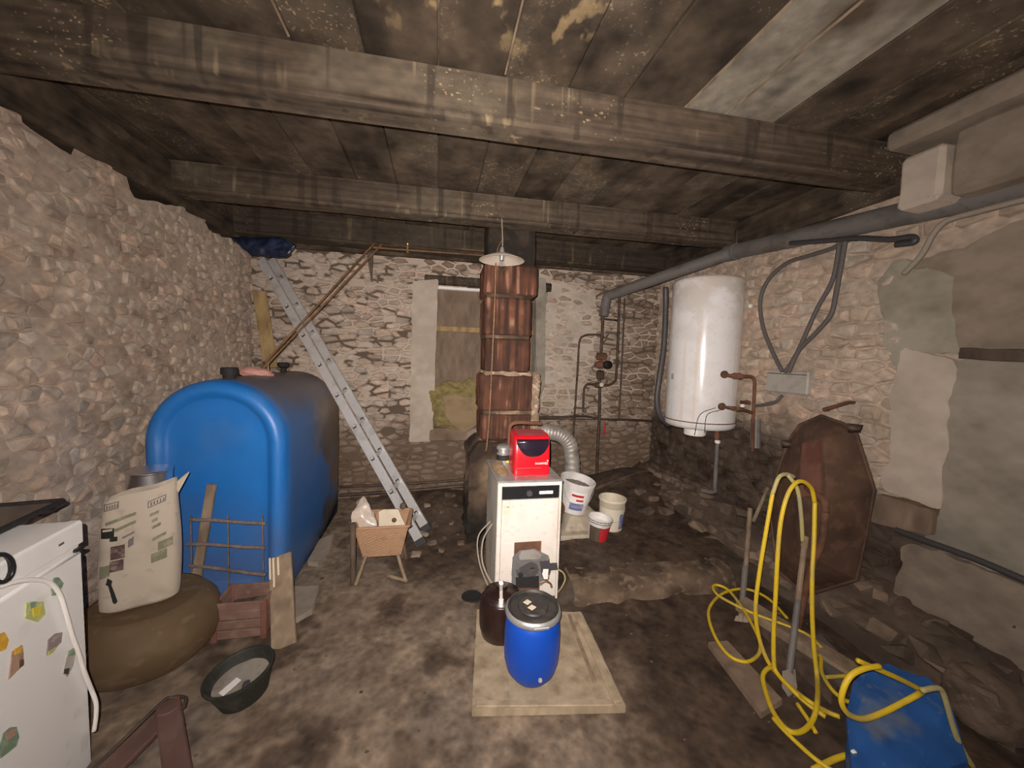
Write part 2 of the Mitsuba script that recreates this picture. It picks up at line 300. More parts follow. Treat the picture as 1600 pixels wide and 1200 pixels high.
def tube(pts, r, sides=10, curve=0, caps=True):
    p = smooth_path(pts, curve) if curve else np.asarray(pts, float)
    n = len(p); r = np.broadcast_to(r, (n,)).astype(float) if np.ndim(r) == 0 or len(np.atleast_1d(r)) == n else np.interp(np.linspace(0, 1, n), np.linspace(0, 1, len(r)), r)
    t = np.zeros_like(p); t[1:-1] = p[2:] - p[:-2]; t[0], t[-1] = p[1] - p[0], p[-1] - p[-2]
    t /= np.linalg.norm(t, axis=1, keepdims=True) + 1e-12
    a = np.cross(t[0], [0, 0, 1.0] if abs(t[0][2]) < .9 else [1.0, 0, 0]); a /= np.linalg.norm(a)
    V = []; ang = np.arange(sides) * 2 * np.pi / sides
    for i in range(n):
        a = a - t[i] * (a @ t[i]); a /= np.linalg.norm(a); b = np.cross(t[i], a)
        k = 1.0
        if 0 < i < n - 1:
            e = (p[i] - p[i - 1]) / (np.linalg.norm(p[i] - p[i - 1]) + 1e-12); k = min(1.4, 1 / max(.7, e @ t[i]))
        V.append(p[i] + k * r[i] * (np.cos(ang)[:, None] * a + np.sin(ang)[:, None] * b))
    V = np.vstack(V); Fc = []
    for i in range(n - 1):
        for j in range(sides):
            q = [i * sides + j, i * sides + (j + 1) % sides, (i + 1) * sides + (j + 1) % sides, (i + 1) * sides + j]
            Fc += [[q[0], q[2], q[1]], [q[0], q[3], q[2]]]
    if caps:
        V = np.vstack([V, p[0], p[-1]])
        for j in range(sides):
            Fc += [[len(V) - 2, j, (j + 1) % sides], [len(V) - 1, (n - 1) * sides + (j + 1) % sides, (n - 1) * sides + j]]
    m = trimesh.Trimesh(V, np.array(Fc), process=False); m.fix_normals(); return m
def lathe(profile, n=40, sx=1.0, sy=1.0):
    m = trimesh.creation.revolve(np.array(profile, float), sections=n)
    m.apply_scale([sx, sy, 1]); return m
def axis_lathe(profile, p, q, n=24):
    """A lathe whose axis runs from p towards q."""
    m = lathe(profile, n); d = np.asarray(q, float) - p; d /= np.linalg.norm(d)
    m.apply_transform(trimesh.geometry.align_vectors([0, 0, 1], d)); m.apply_translation(p); return m
def loft(rings, cap=True):
    V = np.vstack(rings); n, k = len(rings), len(rings[0]); Fc = []
    for i in range(n - 1):
        for j in range(k):
            a, b, c, d = i * k + j, i * k + (j + 1) % k, (i + 1) * k + (j + 1) % k, (i + 1) * k + j
            Fc += [[a, b, c], [a, c, d]]
    if cap:
        for i, o in ((0, 1), (n - 1, 0)):
            V = np.vstack([V, rings[i].mean(0)]); m = len(V) - 1
            for j in range(k):
                t = [m, i * k + j, i * k + (j + 1) % k]; Fc.append(t[::-1] if o else t)
    m = trimesh.Trimesh(V, np.array(Fc), process=False); m.fix_normals(); return m
def slab(poly2d, depth, fn, bevel=0.0):
    """A flat polygon given thickness; fn maps (u, v, w) rows to the world, w from 0 to depth."""
    pg = Polygon(poly2d) if not hasattr(poly2d, 'exterior') else poly2d
    m = trimesh.creation.extrude_polygon(pg.buffer(0), depth, engine='earcut')
    m.vertices = fn(np.array(m.vertices)); m.fix_normals(); return m
def hull(pts): return trimesh.convex.convex_hull(np.asarray(pts, float))
def rock(size, seed, sub=2):
    m = trimesh.creation.icosphere(subdivisions=sub); v = np.array(m.vertices)
    d = meshkit.fbm(v * 1.3 + seed * 7.1, 3, seed) - .5
    v = np.sign(v) * np.abs(v) ** 0.8
    m.vertices = v * (1 + .7 * d)[:, None] * np.array(size); return m
def lumpy(mesh, amp, freq, seed=0):
    v = np.array(mesh.vertices); n = np.array(mesh.vertex_normals)
    mesh.vertices = v + n * ((meshkit.fbm(v * freq + seed * 3.3, 3, seed) - .5) * 2 * amp)[:, None]; return mesh
def sub(mesh, edge): 
    v, f = trimesh.remesh.subdivide_to_size(mesh.vertices, mesh.faces, edge); return trimesh.Trimesh(v, f)
def uvc(mesh, a, b=0.5): return np.tile([a, b], (len(mesh.vertices), 1))

# ------------------------------------------------------------------ floor
def floor_height(x, y):
    p = np.stack([x, y, 0 * x], -1)
    z = (meshkit.fbm(p * 2.2, 4, 1) - .5) * .035 + (meshkit.fbm(p * 14, 3, 2) - .5) * .012
    st = lambda a, b, t: np.clip((t - a) / (b - a), 0, 1) ** 2 * (3 - 2 * np.clip((t - a) / (b - a), 0, 1))
    edge = 2.17 + .06 * (meshkit.fbm(p * 5, 2, 5) - .5) - .02 * (x - 1)
    z += .115 * st(edge, edge + .05, y) * st(.76, .86, x)                       # raised slab behind the boiler
    z += .13 * np.exp(-((x - .05) / .3) ** 2 - ((y - 3.75) / .38) ** 2)           # rubble heap under the window
    z += .22 * np.exp(-((x - 2.1) / .5) ** 2 - ((y - 3.75) / .4) ** 2)           # heap in the far right corner
    flat = st(.02, .12, np.maximum(np.maximum(.10 - x, x - .88), np.maximum(1.34 - y, y - 2.62)))
    return z * np.where(y < 2.15, flat, 1.0) * 1.0
def grid_mesh(us, vs, fn, keep=None):
    U, V = np.meshgrid(us, vs, indexing='ij'); P = fn(U, V).reshape(-1, 3)
    i, j = np.meshgrid(np.arange(len(us) - 1), np.arange(len(vs) - 1), indexing='ij')
    ok = np.ones_like(i, bool) if keep is None else keep((us[i] + us[i + 1]) / 2, (vs[j] + vs[j + 1]) / 2)
    i, j = i[ok], j[ok]; k = len(vs)
    q = np.stack([i * k + j, (i + 1) * k + j, (i + 1) * k + j + 1, i * k + j + 1], -1)
    m = trimesh.Trimesh(P, np.vstack([q[:, [0, 1, 2]], q[:, [0, 2, 3]]]), process=False); m.remove_unreferenced_vertices(); return m
fl = grid_mesh(np.arange(XL - .1, XR + .13, .022), np.arange(YN - .05, YB + .15, .022), lambda x, y: np.stack([x, y, floor_height(x, y)], -1))
struct('floor', fl, 'm_floor', smooth=True)
def fz(x, y): return float(floor_height(np.array([float(x)]), np.array([float(y)]))[0])
def on_floor(px, py):
    p = at(px, py, z=0.0)
    for _ in range(3): p = at(px, py, z=fz(p[0], p[1]))
    return p

# ------------------------------------------------------------------ masonry walls
def masonry(name, bsdf, to_world, s0, s1, z0, z1, cw, ch, seed, hgt, gap, keep=lambda s, z: True, top=None, mortar_amp=.02, mortar_bsdf=None, jit=.42, most=298, drop=.10, bare=None, bulge=lambda s, z: 0 * s, rank=None):
    """A rubble wall: a lumpy bed of mortar with stones proud of it; the stones that show largest are parts, the rest one part."""
    rng = np.random.default_rng(seed)
    top = top or (lambda s: 0 * s + z1)
    def bed(s, z):
        p = np.stack([s, z, 0 * s + seed], -1)
        d = (meshkit.fbm(p * 6, 3, seed) - .5) * 2 * mortar_amp + (meshkit.fbm(p * 28, 2, seed + 1) - .5) * .010
        return to_world(s, d + bulge(s, z), np.minimum(z, top(s)))
    us, vs = np.arange(s0, s1 + .03, .03), np.arange(z0, z1 + .03, .03)
    def kp(s, z): return np.vectorize(lambda a, b: keep(a, b) and b < top(np.array([a]))[0] + .03)(s, z)
    m = grid_mesh(us, vs, lambda s, z: bed(s, z), kp)
    struct(name, m, mortar_bsdf or bsdf, smooth=True, uv=uvc(m, .45))
    pts = []; row = 0; z = z0 - ch
    while z < z1 + ch:
        h = ch * rng.uniform(.75, 1.3); s = s0 - cw * rng.uniform(0, 1)
        while s < s1 + cw:
            w = cw * rng.uniform(.6, 1.5); pts.append([s + w / 2 + rng.uniform(-jit, jit) * cw * .35, z + h / 2 + rng.uniform(-jit, jit) * ch * .5]); s += w
        z += h * .92; row += 1
    pts = np.array(pts); vor = Voronoi(pts / [cw, ch]); out = []
    area = sbox(s0, z0, s1, z1)
    for c in vor.point_region:
        reg = vor.regions[c]
        if -1 in reg or len(reg) < 3: continue
        pg = Polygon(vor.vertices[reg] * [cw, ch])
        if not pg.intersects(area): continue
        pg = pg.intersection(area).buffer(-gap, join_style=1, quad_segs=1).simplify(cw * .05)
        if pg.is_empty or pg.geom_type != 'Polygon' or pg.area < cw * ch * .12: continue
        c0 = pg.centroid
        if not keep(c0.x, c0.y) or not all(keep(a, b) for a, b in list(pg.exterior.coords)[::2]) or pg.bounds[3] > top(np.array([c0.x]))[0] + .02: continue
        if rng.random() < drop or (bare and bare(c0.x, c0.y)): continue
        out.append((pg, c0))
    order = sorted(range(len(out)), key=lambda i: -(rank(out[i][1].x, out[i][1].y) if rank else 1) * out[i][0].area)
    rest, ruv = [], []
    for n_, i in enumerate(order):
        pg, c0 = out[i]; o = np.array(pg.exterior.coords)[:-1]; k = len(o); c = np.array([c0.x, c0.y])
        h = hgt * rng.uniform(.35, 1.25); tilt = rng.uniform(-.28, .28, 2)
        rings = []
        for sc, hh in ((1.0, -.04), (.97, .35), (.80, .86), (.45, 1.0)):
            r = c + (o - c) * sc * (1 + rng.uniform(-.07, .07, (k, 1)) * (sc < 1))
            d = (h * hh if hh > 0 else -.04) + (r - c) @ tilt * (hh > 0) * .5 + rng.uniform(-.16, .16, k) * h * (hh > .5)
            rings.append(to_world(r[:, 0], d + bulge(r[:, 0], r[:, 1]), r[:, 1]))
        cen = to_world(c[:1], np.array([h]) + bulge(c[:1], c[1:]), c[1:])
        V = np.vstack(rings + [cen]); Fc = []
        for a in range(3):
            for j in range(k):
                q = [a * k + j, a * k + (j + 1) % k, (a + 1) * k + (j + 1) % k, (a + 1) * k + j]; Fc += [[q[0], q[1], q[2]], [q[0], q[2], q[3]]]
        Fc += [[3 * k + j, 3 * k + (j + 1) % k, 4 * k] for j in range(k)]
        mesh = trimesh.Trimesh(V, np.array(Fc), process=False)
        u = np.tile([rng.random(), rng.random()], (len(V), 1))
        if n_ < most: part(name, 'stone', mesh, bsdf, smooth=False, uv=u)
        else: rest.append(mesh); ruv.append(u)
    if rest: part(name, 'small_stones', cat(rest), bsdf, smooth=False, uv=np.vstack(ruv), kind='stuff', label='remaining rubble stones of the wall')

L_W = lambda s, d, z: np.stack([XL + d + 0 * s, s + 0 * d, z + 0 * s], -1)
B_W = lambda s, d, z: np.stack([s + 0 * d, YB - d + 0 * s, z + 0 * s], -1)
R_W = lambda s, d, z: np.stack([XR - d + 0 * s, s + 0 * d, z + 0 * s], -1)
ltop = lambda s: np.interp(s, [-2, 2.0, 2.1, 2.3, 2.32, 2.62, 2.66, 2.68, 3.36, 3.40, 3.6, 4.2], [2.46, 2.44, 2.42, 2.40, 2.47, 2.50, 2.40, 2.36, 2.47, 2.38, 2.40, 2.41]) + (meshkit.fbm(np.stack([s * 7, 0 * s, 0 * s], -1), 2, 3) - .5) * .05
seen_left = lambda s, z: 1.0 / max(.5, (s ** 2 + 3.06 + (z - 1.5) ** 2)) if s > 1.7 else .0
masonry('wall_left', 'm_wall_left', L_W, YN, YB + .05, -.05, 2.55, .080, .058, 11, .019, .004, top=ltop, mortar_amp=.019, rank=seen_left, jit=.9, drop=.2)
WX0, WX1, WZ0, WZ1 = -.03, 1.04, .70, 2.21
in_window = lambda s, z: WX0 < s < WX1 and WZ0 < z < WZ1
bkeep = lambda s, z: not in_window(s, z)
seen_back = lambda s, z: .15 if (s < -.85 and z < 1.2) or (.3 < s < .85) else 1.0
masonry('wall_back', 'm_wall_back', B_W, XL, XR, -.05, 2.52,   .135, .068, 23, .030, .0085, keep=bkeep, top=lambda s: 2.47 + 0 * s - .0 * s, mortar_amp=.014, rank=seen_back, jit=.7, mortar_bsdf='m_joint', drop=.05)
seen_right = lambda s, z: 1.0 if 1.35 < s < 3.9 and z > .3 else .05
masonry('wall_right', 'm_wall_right', R_W, YN, YB, -.05, 2.52, .128, .078, 37, .032, .006, top=lambda s: 2.46 + 0 * s, mortar_amp=.018, rank=seen_right, jit=.6, bare=lambda s, z: (s < 1.62 and .45 < z < 2.2) or (s < 1.78 and 1.75 < z < 2.1))
struct('wall_near', rbox(XL - .1, XR + .1, YN - .12, YN, -.1, ZC + .1), 'm_wall_left', smooth=False)
# smears of plaster over the stones at the back and smooth render on the right
rp = lambda pts, **k: [tuple((at(*p, **k) @ (np.array([0, 1, 0]) if 'x' in k else np.array([1, 0, 0])), at(*p, **k)[2])) for p in pts]
def ragged(pts, amp=.012, seed=0, step=.05):
    o = np.array(Polygon(pts).buffer(-.02).buffer(.02).segmentize(.018).exterior.coords)[:-1]; q = np.c_[o * 9, 0 * o[:, 0] + seed]
    d = np.c_[meshkit.fbm(q, 4, seed) - .5, meshkit.fbm(q + 50, 4, seed) - .5]
    return Polygon(o + d * amp * 5).buffer(0)
def wall_patch(wall, name, pts_px, plane, depth, bsdf, seed, label, amp=.012):
    """A sheet of render on a wall, with uneven face and ragged edge."""
    ax = {'wall_right': 'x', 'wall_back': 'y', 'wall_left': 'x'}[wall]
    pg = ragged(rp(pts_px, **{ax: plane}), amp, seed)
    if pg.geom_type != 'Polygon': pg = max(pg.geoms, key=lambda g: g.area)
    m = trimesh.creation.extrude_polygon(pg, depth + .05, engine='earcut'); m = sub(m, .07)
    v = np.array(m.vertices); f = v[:, 2] > depth
    W = R_W if wall == 'wall_right' else B_W
    d = v[:, 2] - .05 + f * (meshkit.fbm(np.c_[v[:, :2] * 5, 0 * v[:, 0] + seed], 3, seed) - .5) * .02
    m.vertices = W(v[:, 0], d, v[:, 1]); m.fix_normals()
    return part(wall, name, m, bsdf, smooth=40, label=label)
PX = XR - .04
wall_patch('wall_right', 'render_patch', [(1368, 440), (1400, 405), (1495, 425), (1500, 560), (1440, 548), (1405, 590), (1385, 560), (1375, 500)], PX, .03, 'm_render_green', 1, 'grey-green patch of smooth render')
wall_patch('wall_right', 'render_patch', [(1405, 545), (1440, 552), (1490, 562), (1470, 795), (1380, 765), (1388, 690), (1398, 600)], PX, .042, 'm_render_pale', 2, 'pale upright strip of render')
wall_patch('wall_right', 'render_patch', [(1486, 566), (1700, 540), (1700, 1000), (1600, 905), (1480, 860), (1440, 840), (1470, 790)], PX, .036, 'm_render_grey', 3, 'large grey patch of smooth render', .012)
wall_patch('wall_right', 'render_patch', [(1410, 415), (1470, 395), (1530, 375), (1600, 345), (1700, 315), (1700, 548), (1600, 553), (1500, 560), (1492, 430)], PX, .05, 'm_render_brown', 4, 'brownish render under the pipe', .012)
wall_patch('wall_right', 'timber_block', [(1372, 770), (1466, 798), (1462, 838), (1365, 815)], PX, .07, 'm_hardboard', 5, 'brown timber block set in the wall', .003)
wall_patch('wall_right', 'render_patch', [(1420, 850), (1480, 868), (1620, 925), (1700, 960), (1700, 1200), (1560, 1110), (1470, 1060), (1430, 985), (1400, 930)], PX, .045, 'm_render_brown', 6, 'stained render near the floor', .02)
BY = YB - .04
wall_patch('wall_back', 'render_strip', [(645, 440), (684, 436), (684, 455), (676, 690), (640, 690)], BY, .05, 'm_render_pale', 7, 'smooth plastered window jamb', .004)
wall_patch('wall_back', 'render_patch', [(855, 440), (935, 452), (930, 560), (890, 660), (842, 640), (850, 520)], BY, .018, 'm_render_pale', 8, 'thin whitewashed plaster', .02)
wall_patch('wall_back', 'render_strip', [(836, 432), (853, 436), (851, 600), (838, 640)], BY, .055, 'm_render_grey', 9, 'grey strip beside the flue', .004)
p, q = at(1502, 552, x=PX - .05), at(1600, 556, x=PX - .05)
part('wall_right', 'dark_slot', lumpy(sub(bar(p, q + (q - p) * .4, .05, .035, up=(1, 0, 0)), .04), .006, 20, 3), 'm_plank_dark', smooth=True, label='dark bar standing for a slot in the render')  # dark bar in place of the shade in a slot
# blocks of masonry at the top of the right wall beside the near beam's end
for (y0, y1, x0, z0, z1, bs) in ((1.44, 1.62, 2.27, 2.30, 2.56, 'm_render_pale'), (.3, 1.43, 2.30, 2.30, 2.60, 'm_render_brown'), (-1.5, .28, 2.30, 2.30, 2.60, 'm_render_brown')):
    part('wall_right', 'top_block', lumpy(sub(rbox(x0, XR + .02, y0, y1, z0, z1, .02), .06), .012, 7, int(y0 * 10)), bs, smooth=40)
part('wall_right', 'top_ledge', lumpy(sub(rbox(2.22, XR + .02, -1.5, 1.66, 2.60, ZC, .02), .08), .012, 5, 4), 'm_render_brown', smooth=40)
# low stone footing along the foot of the right wall
def rubble(size, seed):
    r_ = np.random.default_rng(seed); p = r_.uniform(-1, 1, (16, 3)); p = np.sign(p) * np.abs(p) ** .45
    return trimesh.convex.convex_hull(p * np.array(size))
rng = np.random.default_rng(5)
us_, vs_ = np.arange(1.0, 4.1, .045), np.linspace(0, 1, 9)
def ledge_pts(y, t):
    o = np.interp(t, [0, .3, .55, 1], [.34, .30, .14, -.02]); z = np.interp(t, [0, .3, .55, 1], [-.03, .19, .27, .32]) * np.interp(y, [1, 1.6, 4], [.8, 1, 1.1])
    q = np.stack([o * 4, y, z * 4], -1); w_ = (meshkit.fbm(q * 4, 3, 4) - .5) * .09
    return np.stack([XR - o * np.interp(y, [1.0, 1.9, 2.4, 4], [.7, .8, 1, 1]) + w_, y, z + w_ * .6], -1)
part('wall_right', 'footing', grid_mesh(us_, vs_, ledge_pts), 'm_footing', smooth=True, label='low crumbling stone footing')
for i in range(42):
    y = 1.02 + i * .07 + rng.uniform(-.02, .02)
    for j in range(2):
        sx, sy, sz = rng.uniform(.05, .09), rng.uniform(.035, .075), rng.uniform(.025, .045)
        c_ = ledge_pts(np.array([y]), np.array([(.30, .62)[j] + rng.uniform(-.1, .1)]))[0]
        part('wall_right', 'footing_stone', xf(rubble((sx, sy, sz), i * 2 + j), c_, rz=rng.uniform(-25, 25), ry=rng.uniform(5, 30)), 'm_footing', smooth=False)
e_ = grid_mesh(np.arange(.84, 2.0, .03), np.linspace(0, 1, 8), lambda x, t: np.stack([x, 2.235 - np.interp(t, [0, .35, .6, 1], [.13, .105, .06, -.08]) + (meshkit.fbm(np.stack([x * 9, t * 3, 0 * x], -1), 3, 8) - .5) * .07, np.interp(t, [0, .35, .6, 1], [-.02, .085, .118, .112]) + (meshkit.fbm(np.stack([x * 9, t * 3, 0 * x + 5], -1), 3, 8) - .5) * .035], -1))
part('floor', 'slab_edge', e_, 'm_edge', smooth=True, label='broken concrete edge of the raised slab')  # broken concrete with its own mottled brown
# window recess: reveal, hardboard infill, rail
w = 'window_1'; labels[w] = {'kind': 'structure'}
part(w, 'infill_board', lumpy(sub(rbox(WX0 - .02, WX1 + .02, YB + .13, YB + .15, WZ0, WZ1, .003), .1), .004, 4, 2), 'm_hardboard', smooth=40, label='brown hardboard filling the window')
part(w, 'reveal', cat([rbox(WX0 - .08, WX0, YB - .03, YB + .15, WZ0 - .05, WZ1 + .05), rbox(WX1, WX1 + .08, YB - .03, YB + .15, WZ0 - .05, WZ1 + .05)]), 'm_render_grey')
part(w, 'sill', lumpy(sub(rbox(WX0 - .05, WX1 + .05, YB - .06, YB + .16, WZ0 - .12, WZ0 + .02, .02), .06), .012, 8, 5), 'm_wall_back', smooth=40)
part(w, 'rail', rbox(WX0, WX1, YB + .095, YB + .13, 1.745, 1.80, .004), 'm_plank_yellow', label='yellowish wooden cross rail')
part(w, 'head_strip', rbox(WX0 + .01, WX1, YB + .03, YB + .12, WZ1 - .035, WZ1, .006), 'm_white', label='flaking white head strip')
part(w, 'lintel', rbox(WX0 - .12, WX1 + .15, YB - .05, YB + .12, WZ1, WZ1 + .09, .01), 'm_beam', uv=None)

# ------------------------------------------------------------------ ceiling: planks, beams
struct('ceiling', rbox(XL - .3, XR + .3, YN - .1, YB + .3, ZC + .035, ZC + .12), 'm_ceiling_wood')
rng = np.random.default_rng(9); x = XL - .2; edges = []
while x < XR + .15:
    w_ = rng.uniform(.21, .29); edges.append((x, min(x + w_, XR + .25))); x += w_
# the plank edges of the near bay that can be read off the photograph
edges = [(-1.95, -1.68), (-1.68, -1.42), (-1.42, -1.14), (-1.14, -.86), (-.86, -.58), (-.58, -.31), (-.31, -.02), (-.02, .26), (.26, .55), (.55, .82), (.82, 1.125), (1.125, 1.34), (1.34, 1.62), (1.62, 1.90), (1.90, 2.16), (2.16, 2.45), (2.45, 2.75)]
tones = [.2, .5, .3, .25, .35, .2, .45, .75, .6, .4, .35, .97, 1.0, .5, .35, .45, .3]
for i, (a, b) in enumerate(edges):
    for (y0, y1) in ((YN, 1.80), (1.803, YB + .05)):
        m = rbox(a + .003, b - .004, y0, y1, ZC + rng.uniform(0, .012), ZC + .034, .004)
        part('ceiling', 'plank', m, 'm_ceiling_wood', smooth=False, uv=uvc(m, rng.random(), tones[i] if y0 < 1 else rng.uniform(.1, .7)))
    if i in (7, 10, 11, 4):
        part('ceiling', 'pale_edge_strip', rbox(b - .006, b + .001, YN, 1.70, ZC - .006, ZC + .003, .001), 'm_plank', smooth=False)  # thin pale strip along the plank edge
def beam(y0, y1, z0, dy, label, seed, x0=XL - .15, x1=XR + .15, dz=0.0, ztop=ZC):
    n = 60; xs = np.linspace(x0, x1, n); rings = []
    for k, x in enumerate(xs):
        t = (x - x0) / (x1 - x0) - .5
        q = np.array([[y0, z0 + .030], [y0 + .014, z0 + .026], [y0 + .016, z0 + .006], [y0 + .034, z0], [y1 - .018, z0], [y1, z0 + .015], [y1, (z0 + ztop) / 2], [y1, ztop], [y0, ztop], [y0, (z0 + ztop) / 2]])
        wob = (meshkit.fbm(np.c_[q * 9, np.full(10, x * 3.0 + seed)], 3, seed) - .5) * .028
        rings.append(np.c_[np.full(10, x), q[:, 0] + dy * t + wob * (q[:, 1] < ztop), q[:, 1] + dz * t + wob * .7 * (q[:, 1] < ztop - .01)])
    m = loft(rings); return single('ceiling_beam', m, 'm_beam', label, 'beam', 'ceiling beams', smooth=35, uv=None)
beam(1.72, 1.885, 2.505, -.02, 'heavy dark-stained wooden ceiling beam nearest the viewer', 1)
beam(2.93, 3.10, 2.505, -.04, 'old wooden ceiling beam in the middle, second from the viewer', 2)
beam(3.82, 4.02, 2.475, .18, 'dark ceiling beam farthest back, above the boarded window', 3)
for i, (y0, y1) in enumerate(((3.15, 3.26),)):
    m = rbox(XL - .1, XR + .1, y0, y1, 2.60, ZC, .008)
    single('ceiling_batten', m, 'm_beam', 'thin timber running along the back of the middle ceiling beam', 'beam', smooth=False)
m = lumpy(sub(rbox(XL - .28, XL + .03, 1.0, YB + .2, 2.44, ZC, .02), .15), .02, 4, 6)
single('wall_plate', m, 'm_ceiling_wood', 'dark timber wall plate on top of the left stone wall', 'timber', smooth=40, uv=None)
m = rbox(XR - .06, XR + .2, 1.68, YB, 2.46, ZC, .02)
single('wall_plate', m, 'm_ceiling_wood', 'dark timber wall plate on top of the right wall behind the grey pipe', 'timber', smooth=False)
m = rbox(XL, XR, YB - .07, YB + .2, 2.46, ZC, .02)
single('wall_plate', m, 'm_ceiling_wood', 'dark timber along the top of the back wall', 'timber', smooth=False)

# ------------------------------------------------------------------ blue oil tank
TX, TY0, TY1, TW, TZ = -1.225, 2.40, 3.76, .36, .955      # centre line, front, back, half width, springing of the arch
def arch(ins, y):
    w = TW - ins; a = np.linspace(0, np.pi, 25)
    side = [(w * .97, .03 + ins), (w * .985, .3), (w, .65)]
    p = side + [(w * math.cos(t), TZ + w * math.sin(t)) for t in a] + [(-x, z) for x, z in side[::-1]] + [(-w * .6, .02 + ins), (w * .6, .02 + ins)]
    return np.array([(TX + x, y, z) for x, z in p])
t = thing('oil_tank', 'large blue plastic heating oil tank with arched end standing along the left wall', 'oil tank')
part(t, 'body', loft([arch(.17, TY0 + .045), arch(.115, TY0 + .045), arch(.095, TY0 + .03), arch(.075, TY0 + .004), arch(.05, TY0), arch(.02, TY0 + .012), arch(.004, TY0 + .045), arch(0, TY0 + .10), arch(0, 3.0), arch(.004, TY1 - .10), arch(.03, TY1 - .03), arch(.10, TY1)]), 'm_tank', smooth=50)
cp = at(331, 583, y=2.62)
part(t, 'filler_cap', axis_lathe([(0, -.05), (.035, -.05), (.035, 0), (.046, .0), (.046, .035), (.042, .042), (0, .042)], (TX - .02, 2.62, TZ + TW + .02), (TX - .02, 2.62, 3)), 'm_black_matt', label='black screw cap near the front')
part(t, 'vent_cap', axis_lathe([(0, -.05), (.02, -.05), (.02, .03), (.042, .045), (.042, .065), (.036, .075), (0, .075)], (TX - .02, 3.45, TZ + TW), (TX - .02, 3.45, 3)), 'm_black_matt', label='black mushroom cap near the back')
part(t, 'suction_fitting', axis_lathe([(0, -.03), (.045, -.03), (.045, .015), (.022, .02), (.022, .10), (0, .10)], (TX - .12, 3.38, TZ + TW - .02), (TX - .12, 3.38, 3)), 'm_iron', label='iron fitting where the fuel lines leave')
rg = np.random.default_rng(3)
m = lumpy(xf(rock((.10, .07, .035), 4, 3), (TX - .03, 2.98, TZ + TW + .012)), .02, 14, 2)
single('rag', m, 'm_pink', 'crumpled pink rag lying on top of the blue oil tank', 'rag', smooth=True)
# fuel lines: two thin copper pipes from the tank up to the beam and along it
f0 = np.array([TX - .12, 3.38, TZ + TW + .07]); f1 = at(586, 379, y=3.80); f2 = at(800, 395, y=3.83)
for i, off in enumerate((np.array([0, 0, 0]), np.array([.035, -.02, -.05]))):
    g0, g1, g2 = f0 + off * np.array([.7, 1, .2]), f1 + off, f2 + off
    L = [g0 - [0, 0, .06], g0, g0 + (g1 - g0) * .04 + [0, 0, .01], g1 - (g1 - g0) * .04, g1, g1 + (g2 - g1) * .05, g2]
    single('fuel_line', tube(L, .0085, 8, 3), 'm_copper', ('upper' if i == 0 else 'lower') + ' of the two thin copper fuel lines slanting from the tank to the ceiling beam', 'pipe')
c_ = at(637, 385, y=3.80)
t = thing('pipe_clip', 'shiny brass clip holding the fuel lines to the far beam', 'pipe clip')
part(t, 'strap', rbox(c_[0] - .009, c_[0] + .009, c_[1] - .018, c_[1] + .03, c_[2] - .055, c_[2] + .035, .004), 'm_brass'); part(t, 'screw', axis_lathe([(0, 0), (.008, 0), (.008, .008), (0, .01)], (c_[0], c_[1] - .018, c_[2] + .022), (c_[0], 0, c_[2] + .022), 8), 'm_brass')
# board leaning in the corner
single('plank', bar(at(423, 575, y=3.98), at(404, 455, y=4.0) + [0, .02, 0], .11, .03, up=(.3, -1, 0)), 'm_plank_yellow', 'yellowed wooden board standing in the far left corner behind the tank', 'board')
# ------------------------------------------------------------------ ladder
t = thing('ladder', 'aluminium ladder leaning diagonally across the back left corner', 'ladder')
A0 = at(659, 851, z=.012); A1 = at(408, 405, y=3.84); B0 = at(667, 829, z=.03); B1 = at(424, 405, y=4.0)
dA = (A1 - A0) / np.linalg.norm(A1 - A0); acr = (B0 - A0); acr -= dA * (acr @ dA); acr /= np.linalg.norm(acr); face = np.cross(dA, acr)
for i, (p, q) in enumerate(((A0, A1), (B0, B1))):
    part(t, 'stile', bar(p, q, .076, .024, up=acr, b=.004), 'm_alu')
    part(t, 'foot', bar(p - dA * .004, p + dA * .05, .09, .03, up=acr), 'm_dark_grey')
for k in range(9):
    f_ = .06 + k * .108
    p, q = A0 + (A1 - A0) * f_, B0 + (B1 - B0) * f_
    part(t, 'rung', bar(p - acr * .018, q + acr * .018, .028, .028, up=face), 'm_alu')
    for e, s_ in ((p, -1), (q, -1)):
        part(t, 'rung_end', bar(e + acr * s_ * .0115, e + acr * s_ * .0165, .033, .033, up=face, b=.003), 'm_dark_grey')
# blue plastic stuffed at the ladder's head
m = lumpy(sub(hull([at(x_, y_, y=Y) for Y in (3.55, 3.78) for x_, y_ in ((362, 372), (395, 400), (448, 401), (462, 384), (440, 372))]), .03), .02, 12, 3)
single('plastic_sheet', m, 'm_blue_tarp', 'dark blue plastic sheet bunched at the top of the ladder under the beam', 'plastic sheet', smooth=True)
# iron bracket on the back wall
t = thing('iron_bracket', 'black iron spike hanging from the top of the back wall below the fuel lines', 'bracket')
b0 = at(578, 395, y=YB - .07); b1 = at(581, 440, y=YB - .06)
part(t, 'spike', hull([b0 + [-.03, -.02, 0], b0 + [.03, -.02, 0], b0 + [.03, .015, 0], b0 + [-.03, .015, 0], b1 + [-.006, 0, 0], b1 + [.006, 0, 0], b1 + [0, .012, 0]]), 'm_iron')
part(t, 'plate', rbox(b0[0] - .05, b0[0] + .09, b0[1] - .02, b0[1] + .1, b0[2], b0[2] + .03), 'm_iron')
# low pipes along the back wall
for i, (z_, r_) in enumerate(((.155, .014), (.07, .018))):
    p, q = np.array([-.95, YB - .07, z_ - .02]), np.array([.42, YB - .09, z_ + .03 + (.02 if i else 0)])
    single('low_pipe', tube([p, (p + q) / 2 + [0, 0, -.01], q], r_, 8, 4), 'm_iron', ('thinner upper' if i == 0 else 'thicker lower') + ' of two dark pipes near the floor along the back wall behind the ladder', 'pipe')

